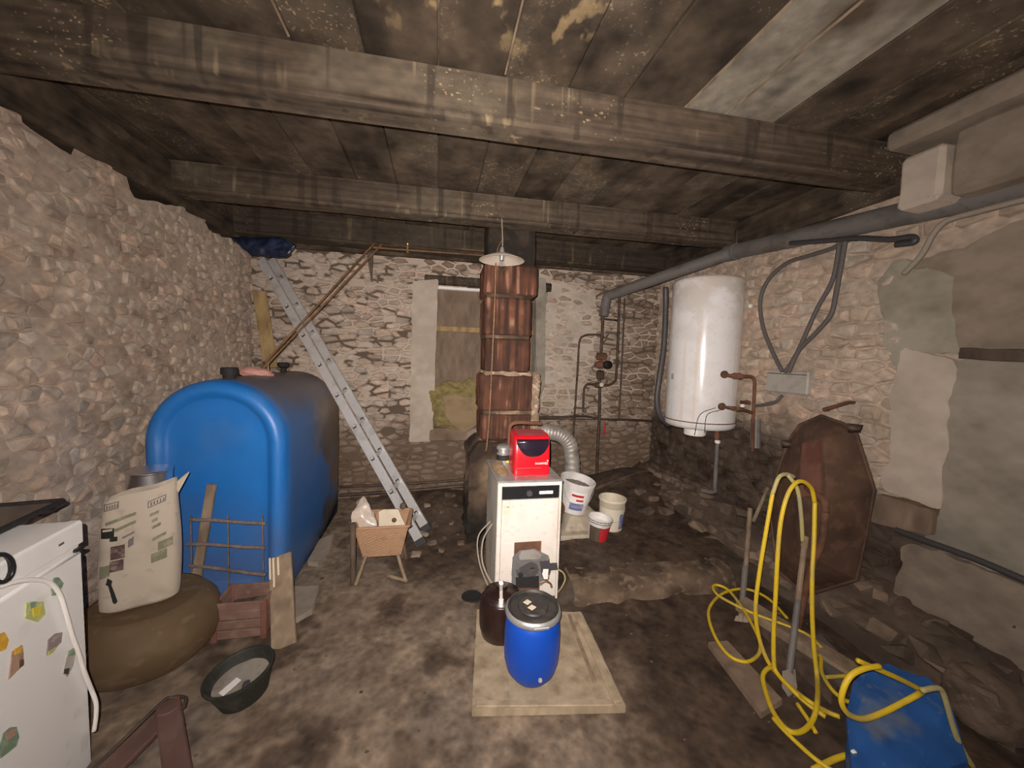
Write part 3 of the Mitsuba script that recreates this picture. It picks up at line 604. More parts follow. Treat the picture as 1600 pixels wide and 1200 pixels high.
# ------------------------------------------------------------------ flue stack and its pier
t = thing('chimney_flue', 'stack of streaked terracotta flue blocks rising behind the boiler to the ceiling', 'chimney')
CX0, CX1, CY0, CY1 = .355, .755, 3.06, 3.44
zs = [.80, 1.04, 1.36, 1.655, 1.98, 2.24]; xr = [.775, .815, .735, .742, .785]; rg = np.random.default_rng(8)
for i in range(len(zs) - 1):
    o = rg.uniform(-.012, .012, 2); w_ = .03 if i in (1,) else 0
    m = lumpy(sub(rbox(CX0 + o[0] + (.0, -.012, .008, .004, .0)[i], xr[i], CY0 + o[1], CY1 + o[1], zs[i] + .006, zs[i + 1] - .006, .02), .07), .006, 9, i)
    part(t, 'flue_block', m, 'm_terracotta', smooth=40)
    if i: part(t, 'mortar_joint', lumpy(sub(rbox(CX0 + .012, min(xr[i], xr[i - 1]) + (.02 if i == 2 else -.006), CY0 + .006 - (.016 if i == 2 else 0), CY1 - .01, zs[i] - .016, zs[i] + .016, .006), .025), .016 if i == 2 else .006, 22, i), 'm_cement' if i == 2 else 'm_pier', smooth=True)
part(t, 'dark_head', lumpy(sub(rbox(CX0 + .02, .76, CY0 + .03, CY1 - .02, 2.235, ZC, .01), .08), .01, 8, 3), 'm_dark_head', smooth=40, label='dark top section')  # dark section between the blocks and the ceiling
part(t, 'render_corner', lumpy(sub(rbox(.765, .832, CY0 - .010, CY0 + .2, .86, 1.375, .015), .03), .016, 16, 4), 'm_cement', smooth=True, label='crumbling render on the right corner')
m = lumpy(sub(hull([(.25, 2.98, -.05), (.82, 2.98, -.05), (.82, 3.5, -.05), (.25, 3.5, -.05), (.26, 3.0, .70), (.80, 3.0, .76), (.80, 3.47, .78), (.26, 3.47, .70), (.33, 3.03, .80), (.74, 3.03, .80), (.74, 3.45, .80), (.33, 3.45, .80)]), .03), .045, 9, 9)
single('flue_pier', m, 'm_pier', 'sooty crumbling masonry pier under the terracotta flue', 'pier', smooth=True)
# ------------------------------------------------------------------ glass wool stuffed in the window
t = thing('insulation_bundle', 'bundle of yellow glass wool stuffed into the lower left of the window', 'insulation')
q = lambda x_, y_, Y: at(x_, y_, y=Y)
m = lumpy(sub(hull([q(668, 612, 4.07), q(690, 598, 4.07), q(745, 592, 4.07), q(752, 655, 4.07), q(720, 672, 4.07), q(682, 666, 4.07), q(676, 640, 3.99), q(700, 615, 3.97), q(745, 615, 3.98), q(745, 650, 3.98), q(690, 660, 3.99)]), .022), .05, 11, 3)
part(t, 'wool', m, 'm_wool', smooth=True)
m = lumpy(sub(hull([q(692, 622, 3.95), q(712, 618, 3.93), q(746, 622, 3.95), q(744, 664, 3.95), q(726, 678, 3.95), q(706, 664, 3.94), q(696, 650, 3.94), q(695, 640, 4.02), q(745, 650, 4.02)]), .03), .024, 8, 5)
part(t, 'paper_facing', m, 'm_kraft', smooth=True, label='torn brown paper facing')

# ------------------------------------------------------------------ pendant lamp
lp = at(784, 405, y=2.86)
t = thing('pendant_lamp', 'pendant lamp with flat white enamel shade and bare bulb hanging from the middle beam', 'lamp')
m = lathe([(.016, .052), (.03, .045), (.10, .022), (.165, -.006), (.168, -.012), (.163, -.011), (.10, .017), (.03, .038), (.016, .040)], 40); m.apply_translation(lp); part(t, 'shade', m, 'm_lamp_shade', smooth=50)
m = lathe([(0, .085), (.014, .085), (.020, .06), (.020, .02), (.017, -.01), (0, -.01)], 16); m.apply_translation(lp); part(t, 'holder', m, 'm_galva')
m = lathe([(.014, -.008), (.016, -.02), (.028, -.045), (.030, -.06), (.024, -.078), (.010, -.088), (0, -.09)], 20); m.apply_translation(lp); scene[numbered(t + '__bulb')] = mikit.ply(m, 'm_glass', smooth=True)
part(t, 'filament_stem', axis_lathe([(0, 0), (.004, 0), (.003, .04), (0, .042)], lp + [0, 0, -.055], lp, 8), 'm_galva')
part(t, 'cord', tube([lp + [0, 0, .08], lp + [.004, .01, .13], [lp[0] + .003, 2.93, 2.515], [lp[0] + .003, 2.94, 2.53]], .005, 6, 4), 'm_pale_cable')
cc = [at(776, 398, y=2.99), at(773, 470, y=3.03), at(769, 560, y=3.04), at(765, 640, y=3.035), at(761, 692, y=3.02), at(759, 705, y=2.99)]
single('hanging_cable', tube([at(786, 372, y=3.02)] + cc, .0065, 6, 5), 'm_copper', 'brown cable hanging down the front of the terracotta flue', 'cable')

# ------------------------------------------------------------------ boiler
bx0, bx1, by0, by1, bz = .355, .745, 2.15, 2.62, .775
t = thing('boiler', 'white floor-standing oil boiler with black control panel in the middle of the cellar', 'boiler')
part(t, 'casing', rbox(bx0 + .002, bx1 - .002, by0 + .022, by1, .03, bz - .02, .006), 'm_enamel_side')
part(t, 'top_cover', rbox(bx0 - .006, bx1 + .006, by0, by1 + .01, bz - .022, bz, .006), 'm_galva', label='dull grey top cover')
fr = [rbox(bx0, bx0 + .026, by0 - .002, by0 + .03, .03, bz - .012, .004), rbox(bx1 - .014, bx1, by0 - .002, by0 + .03, .03, bz - .012, .004), rbox(bx0, bx1, by0 - .002, by0 + .03, bz - .034, bz - .010, .004)]
part(t, 'front_frame', cat(fr), 'm_enamel')
k = part(t, 'control_panel', rbox(bx0 + .022, bx1 - .016, by0 + .004, by0 + .03, bz - .112, bz - .033, .004), 'm_black', label='glossy black control panel')
part(k, 'label_strip', rbox(bx0 + .25, bx0 + .335, by0 - .000, by0 + .006, bz - .086, bz - .066, .002), 'm_white', label='white label strip')
part(k, 'knob', axis_lathe([(0, 0), (.019, 0), (.017, .012), (0, .013)], (bx0 + .19, by0 + .006, bz - .078), (bx0 + .19, 0, bz - .078), 18), 'm_dark_grey')
# front door panel with a square opening for the burner
ox0, ox1, oz = bx0 + .11, bx0 + .275, .40
dp = [rbox(bx0 + .028, bx1 - .016, by0, by0 + .022, oz, bz - .116, .004), rbox(bx0 + .028, ox0, by0, by0 + .022, .05, oz + .004, .003), rbox(ox1, bx1 - .016, by0, by0 + .022, .05, oz + .004, .003)]
k = part(t, 'front_panel', cat(dp), 'm_enamel')
part(k, 'torn_sticker', slab([(0, 0), (.028, .004), (.036, .012), (.034, .042), (.012, .04), (.01, .03), (-.002, .028)], .0012, lambda v: np.c_[bx0 + .035 + v[:, 0], by0 - v[:, 2] - .0005, .575 + v[:, 1]]), 'm_label', label='torn remains of a sticker')
part(k, 'latch', rbox(bx0 + .055, bx0 + .072, by0 - .004, by0 + .002, .618, .624, .001), 'm_galva')
part(t, 'combustion_door', rbox(ox0 - .02, ox1 + .02, by0 + .010, by0 + .021, .08, oz + .02, .003), 'm_rust', label='rusty plate behind the opening')
part(t, 'plinth', rbox(bx0 + .02, bx1 - .02, by0 + .03, by1 - .02, -.02, .035), 'm_dark_grey')
part(t, 'cable', tube([(bx0 - .01, by0 + .12, .47), (bx0 - .06, by0 + .14, .36), (bx0 - .065, by0 + .12, .24), (bx0 - .03, by0 + .06, .16), (bx0 + .02, by0 - .01, .12)], .006, 6, 6), 'm_pale_cable', label='pale cable looping down the left side')
part(t, 'cable', tube([(bx0 - .01, by0 + .2, .45), (bx0 - .085, by0 + .2, .35), (bx0 - .075, by0 + .15, .2), (bx0 - .02, by0 + .0, .1)], .005, 6, 6), 'm_pale_cable')
# oil burner on the boiler front
t = thing('oil_burner', 'dusty grey oil burner bolted into the opening of the boiler front', 'burner')
u = lambda x_, y_, Y=by0: at(x_, y_, y=Y)
hp = hull([u(x_, y_, Y) for Y in (by0 - .10, by0 + .05) for x_, y_ in ((801, 870), (812, 860), (835, 857), (846, 866), (857, 868), (859, 875), (858, 905), (845, 915), (806, 912), (799, 900))])
part(t, 'housing', hp, 'm_cast', smooth=25)
fv = hull([u(x_, y_, Y) for Y in (by0 - .13, by0 - .10) for x_, y_ in ((806, 892), (815, 885), (830, 877), (840, 882), (842, 892), (836, 900), (822, 902), (808, 900))])
part(t, 'fan_cover', fv, 'm_cast_shade', smooth=25)  # shade on the burner front given by the darker colour
part(t, 'flange', hull([u(x_, y_, Y) for Y in (by0 - .115, by0 - .095) for x_, y_ in ((811, 868), (815, 861), (835, 858), (845, 866), (845, 873), (812, 875))]), 'm_flue', smooth=25)
part(t, 'side_plate', hull([u(x_, y_, Y) for Y in (by0 - .112, by0 - .09) for x_, y_ in ((801, 872), (808, 870), (810, 914), (799, 914))]), 'm_cast', smooth=25)
part(t, 'sump', hull([u(x_, y_, Y) for Y in (by0 - .12, by0 - .07) for x_, y_ in ((806, 902), (842, 900), (842, 918), (806, 918))]), 'm_black_matt', smooth=25)
p_ = u(813, 897.5, by0 - .131); part(t, 'air_port', axis_lathe([(0, 0), (.013, 0), (.014, .006), (.010, .008), (.010, .002), (0, .002)], p_, p_ - [0, 1, 0], 16), 'm_black_matt')
p_ = u(832, 888, by0 - .131); part(t, 'slot', rbox(p_[0] - .014, p_[0] + .014, p_[1] - .003, p_[1] + .01, p_[2] - .005, p_[2] + .005), 'm_black_matt')
part(t, 'motor', hull([u(x_, y_, Y) for Y in (by0 - .11, by0 - .02) for x_, y_ in ((843, 877), (858, 876), (862, 886), (859, 898), (847, 902))]), 'm_dark_grey')
part(t, 'coil', hull([u(x_, y_, Y) for Y in (by0 - .12, by0 - .07) for x_, y_ in ((859, 880), (870, 879), (872, 890), (860, 891))]), 'm_dark_grey')
part(t, 'white_connector', hull([u(x_, y_, Y) for Y in (by0 - .13, by0 - .11) for x_, y_ in ((849, 889), (857, 889), (856, 905), (850, 905), (847, 897))]), 'm_white', label='white plug')
for i, xo in enumerate((.12, .145, .17, .20)):
    p_ = np.array([bx0 + xo + .01, by0 - .101, .372 - (i % 2) * .01]); part(t, 'bolt', axis_lathe([(0, 0), (.006, 0), (.006, .005), (0, .006)], p_, p_ - [0, 1, 0], 6), 'm_iron')
part(t, 'hose', tube([u(871, 889, by0 - .09), u(880, 895, by0 - .08), u(883, 905, by0 - .07), u(878, 917, by0 - .05), u(872, 925, by0 - .02)], .005, 6, 5), 'm_hose_dull', label='thin yellowish fuel hose')
part(t, 'base_pipe', tube([u(838, 912, by0 - .10), u(852, 908, by0 - .11), u(860, 912, by0 - .1), u(862, 918, by0 - .1)], .006, 6, 4), 'm_copper')
# red burner hood on the boiler top
t = thing('burner_cover', 'bright red burner cover with smoked window sitting on top of the boiler', 'burner cover')
rx0, rx1, ry0, ry1, rz = .466, .696, 2.245, 2.45, bz
prof = [(ry0 + .004, 0), (ry0, .01), (ry0 + .002, .13), (ry0 + .012, .212), (ry0 + .034, .238), (ry0 + .08, .247), (ry1 - .02, .252), (ry1, .235), (ry1, 0)]
def hood(ins, x_): return np.array([(x_, y_ + (ins if y_ < 2.36 else -ins) , rz + z_ * (1 - ins * 1.6)) for y_, z_ in prof])
part(t, 'shell', loft([hood(.03, rx0), hood(.012, rx0 + .004), hood(0, rx0 + .022), hood(0, rx1 - .022), hood(.012, rx1 - .004), hood(.03, rx1)]), 'm_red', smooth=40)
part(t, 'top_skin', hull([(x_, y_, rz + z_) for x_ in (rx0 + .026, rx1 - .026) for y_, z_ in ((ry0 + .038, .2405), (ry0 + .08, .2495), (ry1 - .03, .2545), (ry1 - .03, .246), (ry0 + .09, .240))]), 'm_red_dust', label='dusty faded top')
wx = np.linspace(-.1, .1, 25); wpt = []
for x_ in wx: wpt.append((x_, .222))
low = [(x_, .118 + .075 * abs(x_ / .1) ** 2.6) for x_ in wx[::-1]]
def on_front(v):      # bends a flat outline onto the hood's front
    z_ = v[:, 1]; yy = np.interp(z_, [0, .01, .13, .212, .238], [ry0 + .004, ry0, ry0 + .002, ry0 + .012, ry0 + .034])
    bulge = .022 * np.clip(1 - (v[:, 0] / .11) ** 2, 0, 1) * np.clip((z_ - .112) / .05, 0, 1) * np.clip((.236 - z_) / .02, 0.3, 1)
    return np.c_[(rx0 + rx1) / 2 + v[:, 0], yy - v[:, 2] * 2 - bulge * (v[:, 2] > 0), rz + z_]
wm = trimesh.creation.extrude_polygon(Polygon(wpt + low).buffer(0), .003, engine='earcut'); wm = sub(wm, .014); wm.vertices = on_front(np.array(wm.vertices)); wm.fix_normals()
part(t, 'window', wm, 'm_smoke', smooth=50, label='smoked dark window')
tm = meshkit.text_mesh('CHAPPÉE', .0118, .0015, bold=True); v = np.array(tm.vertices); tm.vertices = np.c_[rx0 + .130 + v[:, 0] * 1.1, ry0 - v[:, 2] - .0004, rz + .068 + v[:, 1]]; tm.fix_normals()
part(t, 'lettering', tm, 'm_white', smooth=False, label='white lettering CHAPPÉE')
part(t, 'flame_mark', hull([(rx0 + .205 + a, ry0 - h_, rz + .086 + b) for h_ in (0, .0015) for a, b in ((0, 0), (.012, 0), (.008, .006), (.004, .012), (.001, .005))]), 'm_white')
part(t, 'crease', rbox(rx0 + .008, rx1 - .06, ry0 - .0015, ry0 + .003, rz + .044, rz + .049, .001), 'm_red_dust')
# air vessel left of the hood, on the boiler top
t = thing('oil_filter', 'small metal filter cup with yellow tag standing left of the red cover', 'filter')
fx = at(786, 724, z=bz + .0); fx[2] = bz
m = axis_lathe([(0, 0), (.040, 0), (.045, .010), (.045, .070), (.038, .076), (.038, .095), (.047, .10), (.047, .115), (.036, .126), (0, .13)], fx, fx + [0, 0, 1], 24); part(t, 'bowl', m, 'm_galva', smooth=35)
part(t, 'yellow_tag', rbox(fx[0] + .012, fx[0] + .032, fx[1] - .046, fx[1] - .036, bz + .014, bz + .03, .002), 'm_yellow', label='yellow tag')
part(t, 'dark_band', axis_lathe([(.0455, .03), (.0465, .03), (.0465, .065), (.0455, .065)], fx, fx + [0, 0, 1], 24), 'm_black_matt')
e0 = at(796, 706, y=2.58); e0[2] = bz
single('elbow_pipe', tube([e0, e0 + [0, 0, .1], at(796, 676, y=2.58), at(797, 666, y=2.58), at(803, 661, y=2.585), at(815, 660, y=2.59), at(832, 661, y=2.6), at(846, 661.5, y=2.62)], .014, 10, 4), 'm_rust', 'rusty iron pipe bending over behind the red cover', 'pipe')
# tuft of loose wool and dust on the boiler top
single('wool_scrap', lumpy(sub(hull([(bx0 + .01, by0 + .12, bz), (bx0 + .085, by0 + .10, bz), (bx0 + .09, by0 + .33, bz), (bx0 + .0, by0 + .36, bz), (bx0 + .03, by0 + .2, bz + .035), (bx0 + .06, by0 + .3, bz + .04)]), .02), .012, 30, 3), 'm_kraft', 'loose tan insulation scraps on the boiler top beside the filter cup', 'insulation', smooth=True)
# corrugated flue elbow
c0, c1, c2 = np.array([.74, 3.18, .865]), np.array([.94, 3.14, .865]), np.array([1.165, 3.12, .52])
pth = smooth_path([c0, (c0 + c1) / 2, c1, c1 + [.12, -.01, -.03], c1 + [.20, -.02, -.13], c2, c2 - [0, 0, .03]], 14)
rad = .068 + .0035 * np.sin(np.arange(len(pth)) * 2.1)
t = thing('flue_elbow', 'dull aluminium flue elbow curving down between the boiler and the back wall', 'flue pipe')
part(t, 'elbow', tube(pth, rad, 24), 'm_flue', smooth=60)
part(t, 'collar', tube([c2 - [0, 0, .02], c2 - [0, 0, .10]], .074, 24), 'm_rust_red', label='rusty red collar')
part(t, 'outlet', tube([c2 - [0, 0, .09], c2 - [.02, 0, .2], [.95, 2.86, .30], [.62, 2.64, .30]], .06, 18, 4), 'm_rust')

# ------------------------------------------------------------------ buckets on the raised slab
def pail(name, label, cat_, c, r0, r1, h, mats, liquid=None, tilt=(0, 0), rim=.008):
    t = thing(name, label, cat_)
    place = lambda m: xf(m, c, rx=tilt[0], ry=tilt[1])
    m = lathe([(0, 0), (r0 - .008, 0), (r0, .008), (r1, h - .02), (r1 + rim, h - .018), (r1 + rim, h - .004), (r1 + rim * .4, h), (r1 - .004, h - .004), (r0 - .004, .012), (0, .012)], 36)
    part(t, 'tub', place(m), mats, smooth=35)
    return t, place
bc = np.array([1.10, 2.93, .265]); tilt1 = (6, 9)
t, pl = pail('paint_bucket', 'large white paint bucket with printed label and murky liquid, behind the boiler', 'bucket', bc, .118, .138, .265, 'm_white_bucket', tilt=tilt1)
part(t, 'liquid', pl(xf(lathe([(0, 0), (.128, 0), (.128, .004), (0, .004)], 30), (0, 0, .20))), 'm_liquid', label='brown murky liquid')
def wrap(r0, r1, h, a0, a1, z0, z1, off=.0015, n=10):
    A = np.radians(np.linspace(a0, a1, n)); V = []
    for o in (off, .0004):
        for z_ in (z0, z1):
            r_ = r0 + (r1 - r0) * z_ / h + o; V.append(np.c_[r_ * np.cos(A), r_ * np.sin(A), np.full(n, z_)])
    V = np.vstack(V); Fc = []
    for i in range(n - 1):
        for a, b in ((0, 1), (2, 3), (0, 2), (1, 3)): Fc += [[a * n + i, a * n + i + 1, b * n + i + 1], [a * n + i, b * n + i + 1, b * n + i]]
    m = trimesh.Trimesh(V, np.array(Fc), process=False); return m
k = part(t, 'label', pl(wrap(.118, .138, .265, 235, 292, .045, .20)), 'm_white', label='printed label')
part(k, 'red_print', pl(wrap(.118, .138, .265, 237, 280, .160, .178, .0022)), 'm_red_label')
part(k, 'red_print', pl(wrap(.118, .138, .265, 256, 282, .125, .140, .0022)), 'm_red_label')
part(k, 'blue_print', pl(wrap(.118, .138, .265, 236, 288, .046, .105, .0022)), 'm_blue_label')
part(t, 'handle', pl(tube([(.140 * math.cos(a), .140 * math.sin(a), .235 - .16 * math.sin((a - 3.3) / 2.7 * math.pi) if 3.3 < a < 6.0 else .235) for a in np.linspace(3.3, 6.0, 12)], .0025, 5, 2)), 'm_galva')
single('bag', lumpy(sub(hull([(1.03, 2.80, .10), (1.30, 2.78, .10), (1.30, 3.06, .10), (1.02, 3.06, .10), (1.06, 2.83, .25), (1.28, 2.81, .24), (1.28, 3.02, .26), (1.06, 3.03, .26), (1.01, 2.78, .16), (1.31, 2.76, .15)]), .04), .02, 9, 2), 'm_cream_dirt', 'stained cream cement bag lying under the large white bucket', 'bag', smooth=True)
single('concrete_block', lumpy(sub(rbox(.86, 1.24, 2.70, 2.98, .06, .145, .015), .05), .012, 9, 6), 'm_cream_dirt', 'flat pale concrete slab under the cement bag, beside the boiler', 'slab', smooth=40)
cc = np.array([1.42, 2.86, .115])
t, pl = pail('cream_bucket', 'cream plastic bucket with dirty rim, rightmost of the three buckets', 'bucket', cc, .092, .104, .262, 'm_cream', tilt=(0, 2))
part(t, 'dirt_band', pl(wrap(.092, .104, .262, 180, 360, .190, .244, .002, 20)), 'm_cream_dirt', label='dirt caked below the rim')
part(t, 'label', pl(wrap(.092, .104, .262, 285, 335, .03, .15)), 'm_blue_label', label='worn blue grey label')
part(t, 'handle', pl(tube([(.106 * math.cos(a), .106 * math.sin(a), .20 - .11 * math.sin((a - 3.3) / 2.4 * math.pi)) for a in np.linspace(3.3, 5.7, 12)], .002, 5, 2)), 'm_galva')
rc = np.array([1.235, 2.70, .115])
t, pl = pail('red_bucket', 'small bucket with red label and grey rim, in front of the other two buckets', 'bucket', rc, .07, .088, .175, 'm_white_bucket', tilt=(3, 5))
part(t, 'rim_band', pl(wrap(.07, .088, .175, 0, 360, .150, .172, .009, 30)), 'm_grey_cable', label='grey dusty rim')
part(t, 'label', pl(wrap(.07, .088, .175, 255, 345, .006, .122, .0022, 16)), 'm_red_label', label='red label')
part(t, 'dirt', pl(wrap(.07, .088, .175, 190, 255, .006, .122, .002, 12)), 'm_plank_dark', label='brown dirt on the side')
part(t, 'paint_rest', pl(xf(lathe([(0, 0), (.080, 0), (.080, .003), (0, .003)], 24), (0, 0, .125))), 'm_white', label='dried white paint inside')

# ------------------------------------------------------------------ plumbing on the back wall
t = thing('heating_pipework', 'branching iron heating pipes with valves on the back wall left of the water heater', 'pipework')
Y = YB - .075; b_ = lambda x_, y_, d=0: at(x_, y_, y=Y - d)
def pp(pts, r, n=3, m='m_iron', name='pipe', lab=None): return part(t, name, tube([b_(*p) for p in pts], r, 10, n), m, smooth=50, label=lab)
pp([(942, 492), (941, 520), (939, 552)], .017); pp([(937, 578), (937, 610), (936, 660), (934, 700), (932, 752)], .017)
pp([(940, 523), (922, 523), (910, 526), (905, 536), (903, 570), (899, 630), (895, 690)], .011)
pp([(936, 601), (920, 600.5), (914, 604), (912, 615), (911, 644)], .012)
pp([(968, 462), (966, 520), (963, 585), (959, 597), (950, 602), (940, 602)], .014, 3)
pp([(976, 466), (973, 540), (969, 620), (967, 656)], .009); pp([(945, 498.5), (967, 501)], .011)
pp([(842, 652), (880, 651.5), (915, 650.5), (940, 655), (985, 656), (1020, 658)], .013); pp([(842, 655), (900, 654.6), (930, 656)], .007)
for x_, y_, w_, h_, mm in ((940, 557, .055, .042, 'm_rust'), (938, 586, .04, .05, 'm_iron'), (936, 602, .045, .03, 'm_iron')):
    p = b_(x_, y_); part(t, 'valve', rbox(p[0] - w_, p[0] + w_, p[1] - .03, p[1] + .03, p[2] - h_, p[2] + h_, .012), mm)
p = b_(938, 570); part(t, 'pump', axis_lathe([(0, -.06), (.03, -.06), (.045, -.02), (.045, .02), (.03, .06), (0, .06)], p, p + [1, 0, 0], 18), 'm_rust', label='rusty circulation pump')
p = b_(948, 570, .05); part(t, 'pump_head', axis_lathe([(0, 0), (.045, 0), (.048, .01), (.045, .05), (.02, .055), (0, .055)], p, p - [0, 1, 0], 20), 'm_black', label='black pump head')
p = b_(939, 601, .02); part(t, 'gauge', axis_lathe([(0, 0), (.024, 0), (.024, .02), (.012, .022), (.012, .012), (0, .012)], p, p - [0, 1, 0], 16), 'm_cream', label='pale ring fitting')
p = b_(946, 660, .01); q = b_(943, 680, .03); part(t, 'lever', bar(p, q, .02, .008, up=(0, 1, 0)), 'm_red_label', label='red valve lever')
# grey plastic drain pipe running from the back wall over the heater
t = thing('drain_pipe', 'thick grey plastic drain pipe running under the ceiling along the right wall', 'pipe')
g0, gm, g1 = at(948, 462, y=YB - .09), at(1150, 393, y=2.9), at(1600, 292, y=1.27)
d_ = (g1 - gm) / np.linalg.norm(g1 - gm)
part(t, 'pipe', tube([g0 + [.02, -.01, 0], g0 + (gm - g0) * .5, gm], .055, 20), 'm_grey_pipe', smooth=60); part(t, 'pipe', tube([gm, g1, g1 + d_ * 1.3], .062, 20), 'm_grey_pipe', smooth=60)
part(t, 'socket', tube([gm - d_ * .09, gm + d_ * .02], .071, 20), 'm_grey_pipe'); part(t, 'downpipe', tube([g0 + [.06, -.02, .01], g0 + [.015, 0, .0], g0 + [0, 0, -.05], at(943, 494, y=YB - .09)], .052, 18, 4), 'm_grey_pipe', smooth=60, label='elbow turning down the back wall')
part(t, 'bracket', rbox(gm[0] - .02, gm[0] + .02, gm[1] - .02, gm[1] + .02, gm[2] + .04, 2.62, .004), 'm_iron')

# ------------------------------------------------------------------ water heater
HX, HY, HR, HZ0, HZ1 = 2.205, 2.90, .272, .955, 2.19
t = thing('water_heater', 'tall white cylindrical electric water heater hanging on the right wall', 'water heater')
hz = lambda prof: xf(lathe(prof, 64), (HX, HY, 0))
part(t, 'jacket', hz([(HR, HZ0 + .055), (HR, HZ1 - .055)]), 'm_heater', smooth=60)
part(t, 'top_cap', hz([(HR + .0035, HZ1 - .06), (HR + .0035, HZ1 - .03), (HR - .012, HZ1 - .008), (HR - .05, HZ1), (0, HZ1 + .012)]), 'm_heater', smooth=50, label='dusty top cap')
part(t, 'bottom_cap', hz([(HR + .0035, HZ0 + .062), (HR + .0035, HZ0 + .03), (HR - .02, HZ0 + .006), (HR - .05, HZ0), (0, HZ0 - .002)]), 'm_heater', smooth=50)
part(t, 'seam', hz([(HR + .003, HZ0 + .060), (HR + .0055, HZ0 + .061), (HR + .0055, HZ0 + .067), (HR + .003, HZ0 + .068)]), 'm_rust', label='dark rusty seam')
dirn = np.array([-HX, -HY, 0]) / math.hypot(HX, HY)
ec = np.array([HX, HY, 0]) + dirn * .10
part(t, 'terminal_cover', xf(lathe([(.085, HZ0 + .01), (.085, HZ0 - .05), (.078, HZ0 - .058), (0, HZ0 - .058)], 32), (ec[0] - .03, ec[1], 0)), 'm_white', label='round white terminal cover')
def on_heater(px, py, extra=0.0):
    d = ray(px, py); o = EYE[:2] - [HX, HY]; r_ = HR + extra
    a, b, c = d[0] ** 2 + d[1] ** 2, 2 * (o[0] * d[0] + o[1] * d[1]), o @ o - r_ * r_
    tt = (-b - math.sqrt(max(b * b - 4 * a * c, 0))) / (2 * a); return EYE + d * tt
def nrm(p): n_ = np.array([p[0] - HX, p[1] - HY, 0]); return n_ / np.linalg.norm(n_)
for i, (px, py) in enumerate(((1131, 585), (1127, 635))):
    p = on_heater(px, py); n_ = nrm(p)
    k = part(t, 'pipe_outlet', axis_lathe([(0, -.01), (.028, -.01), (.030, .012), (.024, .022), (.012, .026), (.012, .035), (0, .035)], p, p + n_, 20), 'm_rust', smooth=40, label=('upper' if i == 0 else 'lower') + ' rusty outlet')
    s0 = p + n_ * .03; e1 = at(1160, py + 4, y=2.42); e2 = at(1176, py + 4, y=2.44)
    if i == 0:
        part(k, 'union', tube([at(1146, 587, y=2.41), at(1158, 588, y=2.41)], .022, 8), 'm_rust_red')
        part(t, 'feed_pipe', tube([s0, at(1142, 587, y=2.415), at(1168, 588, y=2.42), at(1176, 590, y=2.425), at(1179, 597, y=2.43), at(1178, 625, y=2.44), at(1177, 650, y=2.45), at(1176, 705, y=2.46)], .0115, 10, 3), 'm_rust', smooth=50, label='rusty pipe bending down beside the heater')
    else:
        part(t, 'feed_pipe', tube([s0, at(1140, 637, y=2.415), at(1160, 640, y=2.42), at(1176, 645, y=2.45)], .0115, 10, 3), 'm_rust', smooth=50)
        part(k, 'brass_nut', tube([at(1146, 638, y=2.41), at(1154, 639, y=2.41)], .018, 6), 'm_copper')
p = at(1166, 628, y=2.44); part(t, 'tap', cat([axis_lathe([(0, 0), (.014, 0), (.014, .03), (0, .03)], p, p - [0, 1, 0], 12), tube([p - [.05, 0, 0], p + [.03, 0, 0]], .009, 8)]), 'm_rust')
p = at(1160, 634, y=2.40); part(t, 'tap_handle', xf(rock((.014, .014, .014), 3, 2), p), 'm_white')
for a, b in (((1118, 637), (1085, 680)), ((1125, 641), (1101, 676))):
    p, q = on_heater(*a, .012), on_heater(*b, .02); mid = on_heater((a[0] + b[0]) / 2 - 8, (a[1] + b[1]) / 2 - 10, .02)
    part(t, 'wire', tube([p, mid, q], .0028, 5, 6), 'm_black_matt')
for (px, py, w_, h_) in ((1051, 588, .018, .024), (1043, 622, .010, .018)):
    p = on_heater(px, py, .0); n_ = nrm(p); s_ = np.array([-n_[1], n_[0], 0]); part(t, 'sticker', hull([p + s_ * a * w_ + np.array([0, 0, 1]) * b * h_ + n_ * c for a in (-1, 1) for b in (-1, 1) for c in (-.002, .002)]), 'm_box', label='small grey sticker')
part(t, 'wall_bracket', rbox(HX + .12, XR + .02, HY - .03, HY + .03, 1.95, 2.02), 'm_iron'); part(t, 'wall_bracket', rbox(HX + .12, XR + .02, HY - .03, HY + .03, 1.15, 1.22), 'm_iron')
p = at(1172, 478, y=2.72); part(t, 'wall_hook', cat([tube([p + [-.02, 0, 0], p + [.06, 0, 0]], .006, 6), xf(rock((.018, .018, .018), 1, 2), p)]), 'm_white', label='white insulator on the wall')
# drain pipe and siphon below the heater
t = thing('drain_tube', 'thin grey white plastic drain tube standing below the water heater', 'tube')
p, q = at(1121, 690, y=2.75), at(1117, 762, y=2.75)
part(t, 'tube', tube([p, q], .016, 12), 'm_grey_pipe'); part(t, 'cup', axis_lathe([(0, -.012), (.022, -.012), (.022, .012), (.015, .014), (0, .014)], p, p + [0, 0, 1], 14), 'm_white'); part(t, 'trap', tube([q, q - [0, 0, .03], q + [-.05, 0, -.035], q + [-.12, .02, -.02]], .018, 12, 4), 'm_grey_pipe')
part(t, 'safety_valve', axis_lathe([(0, 0), (.02, 0), (.024, .03), (.016, .05), (.016, .10), (0, .10)], p + [0, .01, .02], p + [0, .01, 1], 12), 'm_rust')
hp = [at(1040, 448, y=3.05), at(1040, 480, y=3.06), at(1037, 540, y=3.03), at(1030, 590, y=3.0), at(1026, 625, y=3.0), at(1031, 650, y=3.0), at(1045, 664, y=3.02)]
single('black_hose', tube(hp, .022, 12, 5), 'm_dark_grey', 'thick dark hose hanging down the left side of the water heater', 'hose', smooth=True)
single('insulated_pipe', tube([at(1181, 655, x=XR - .10), at(1180, 700, x=XR - .11)], .035, 12), 'm_grey_pipe', 'short length of grey insulated pipe on the wall right of the water heater', 'pipe')

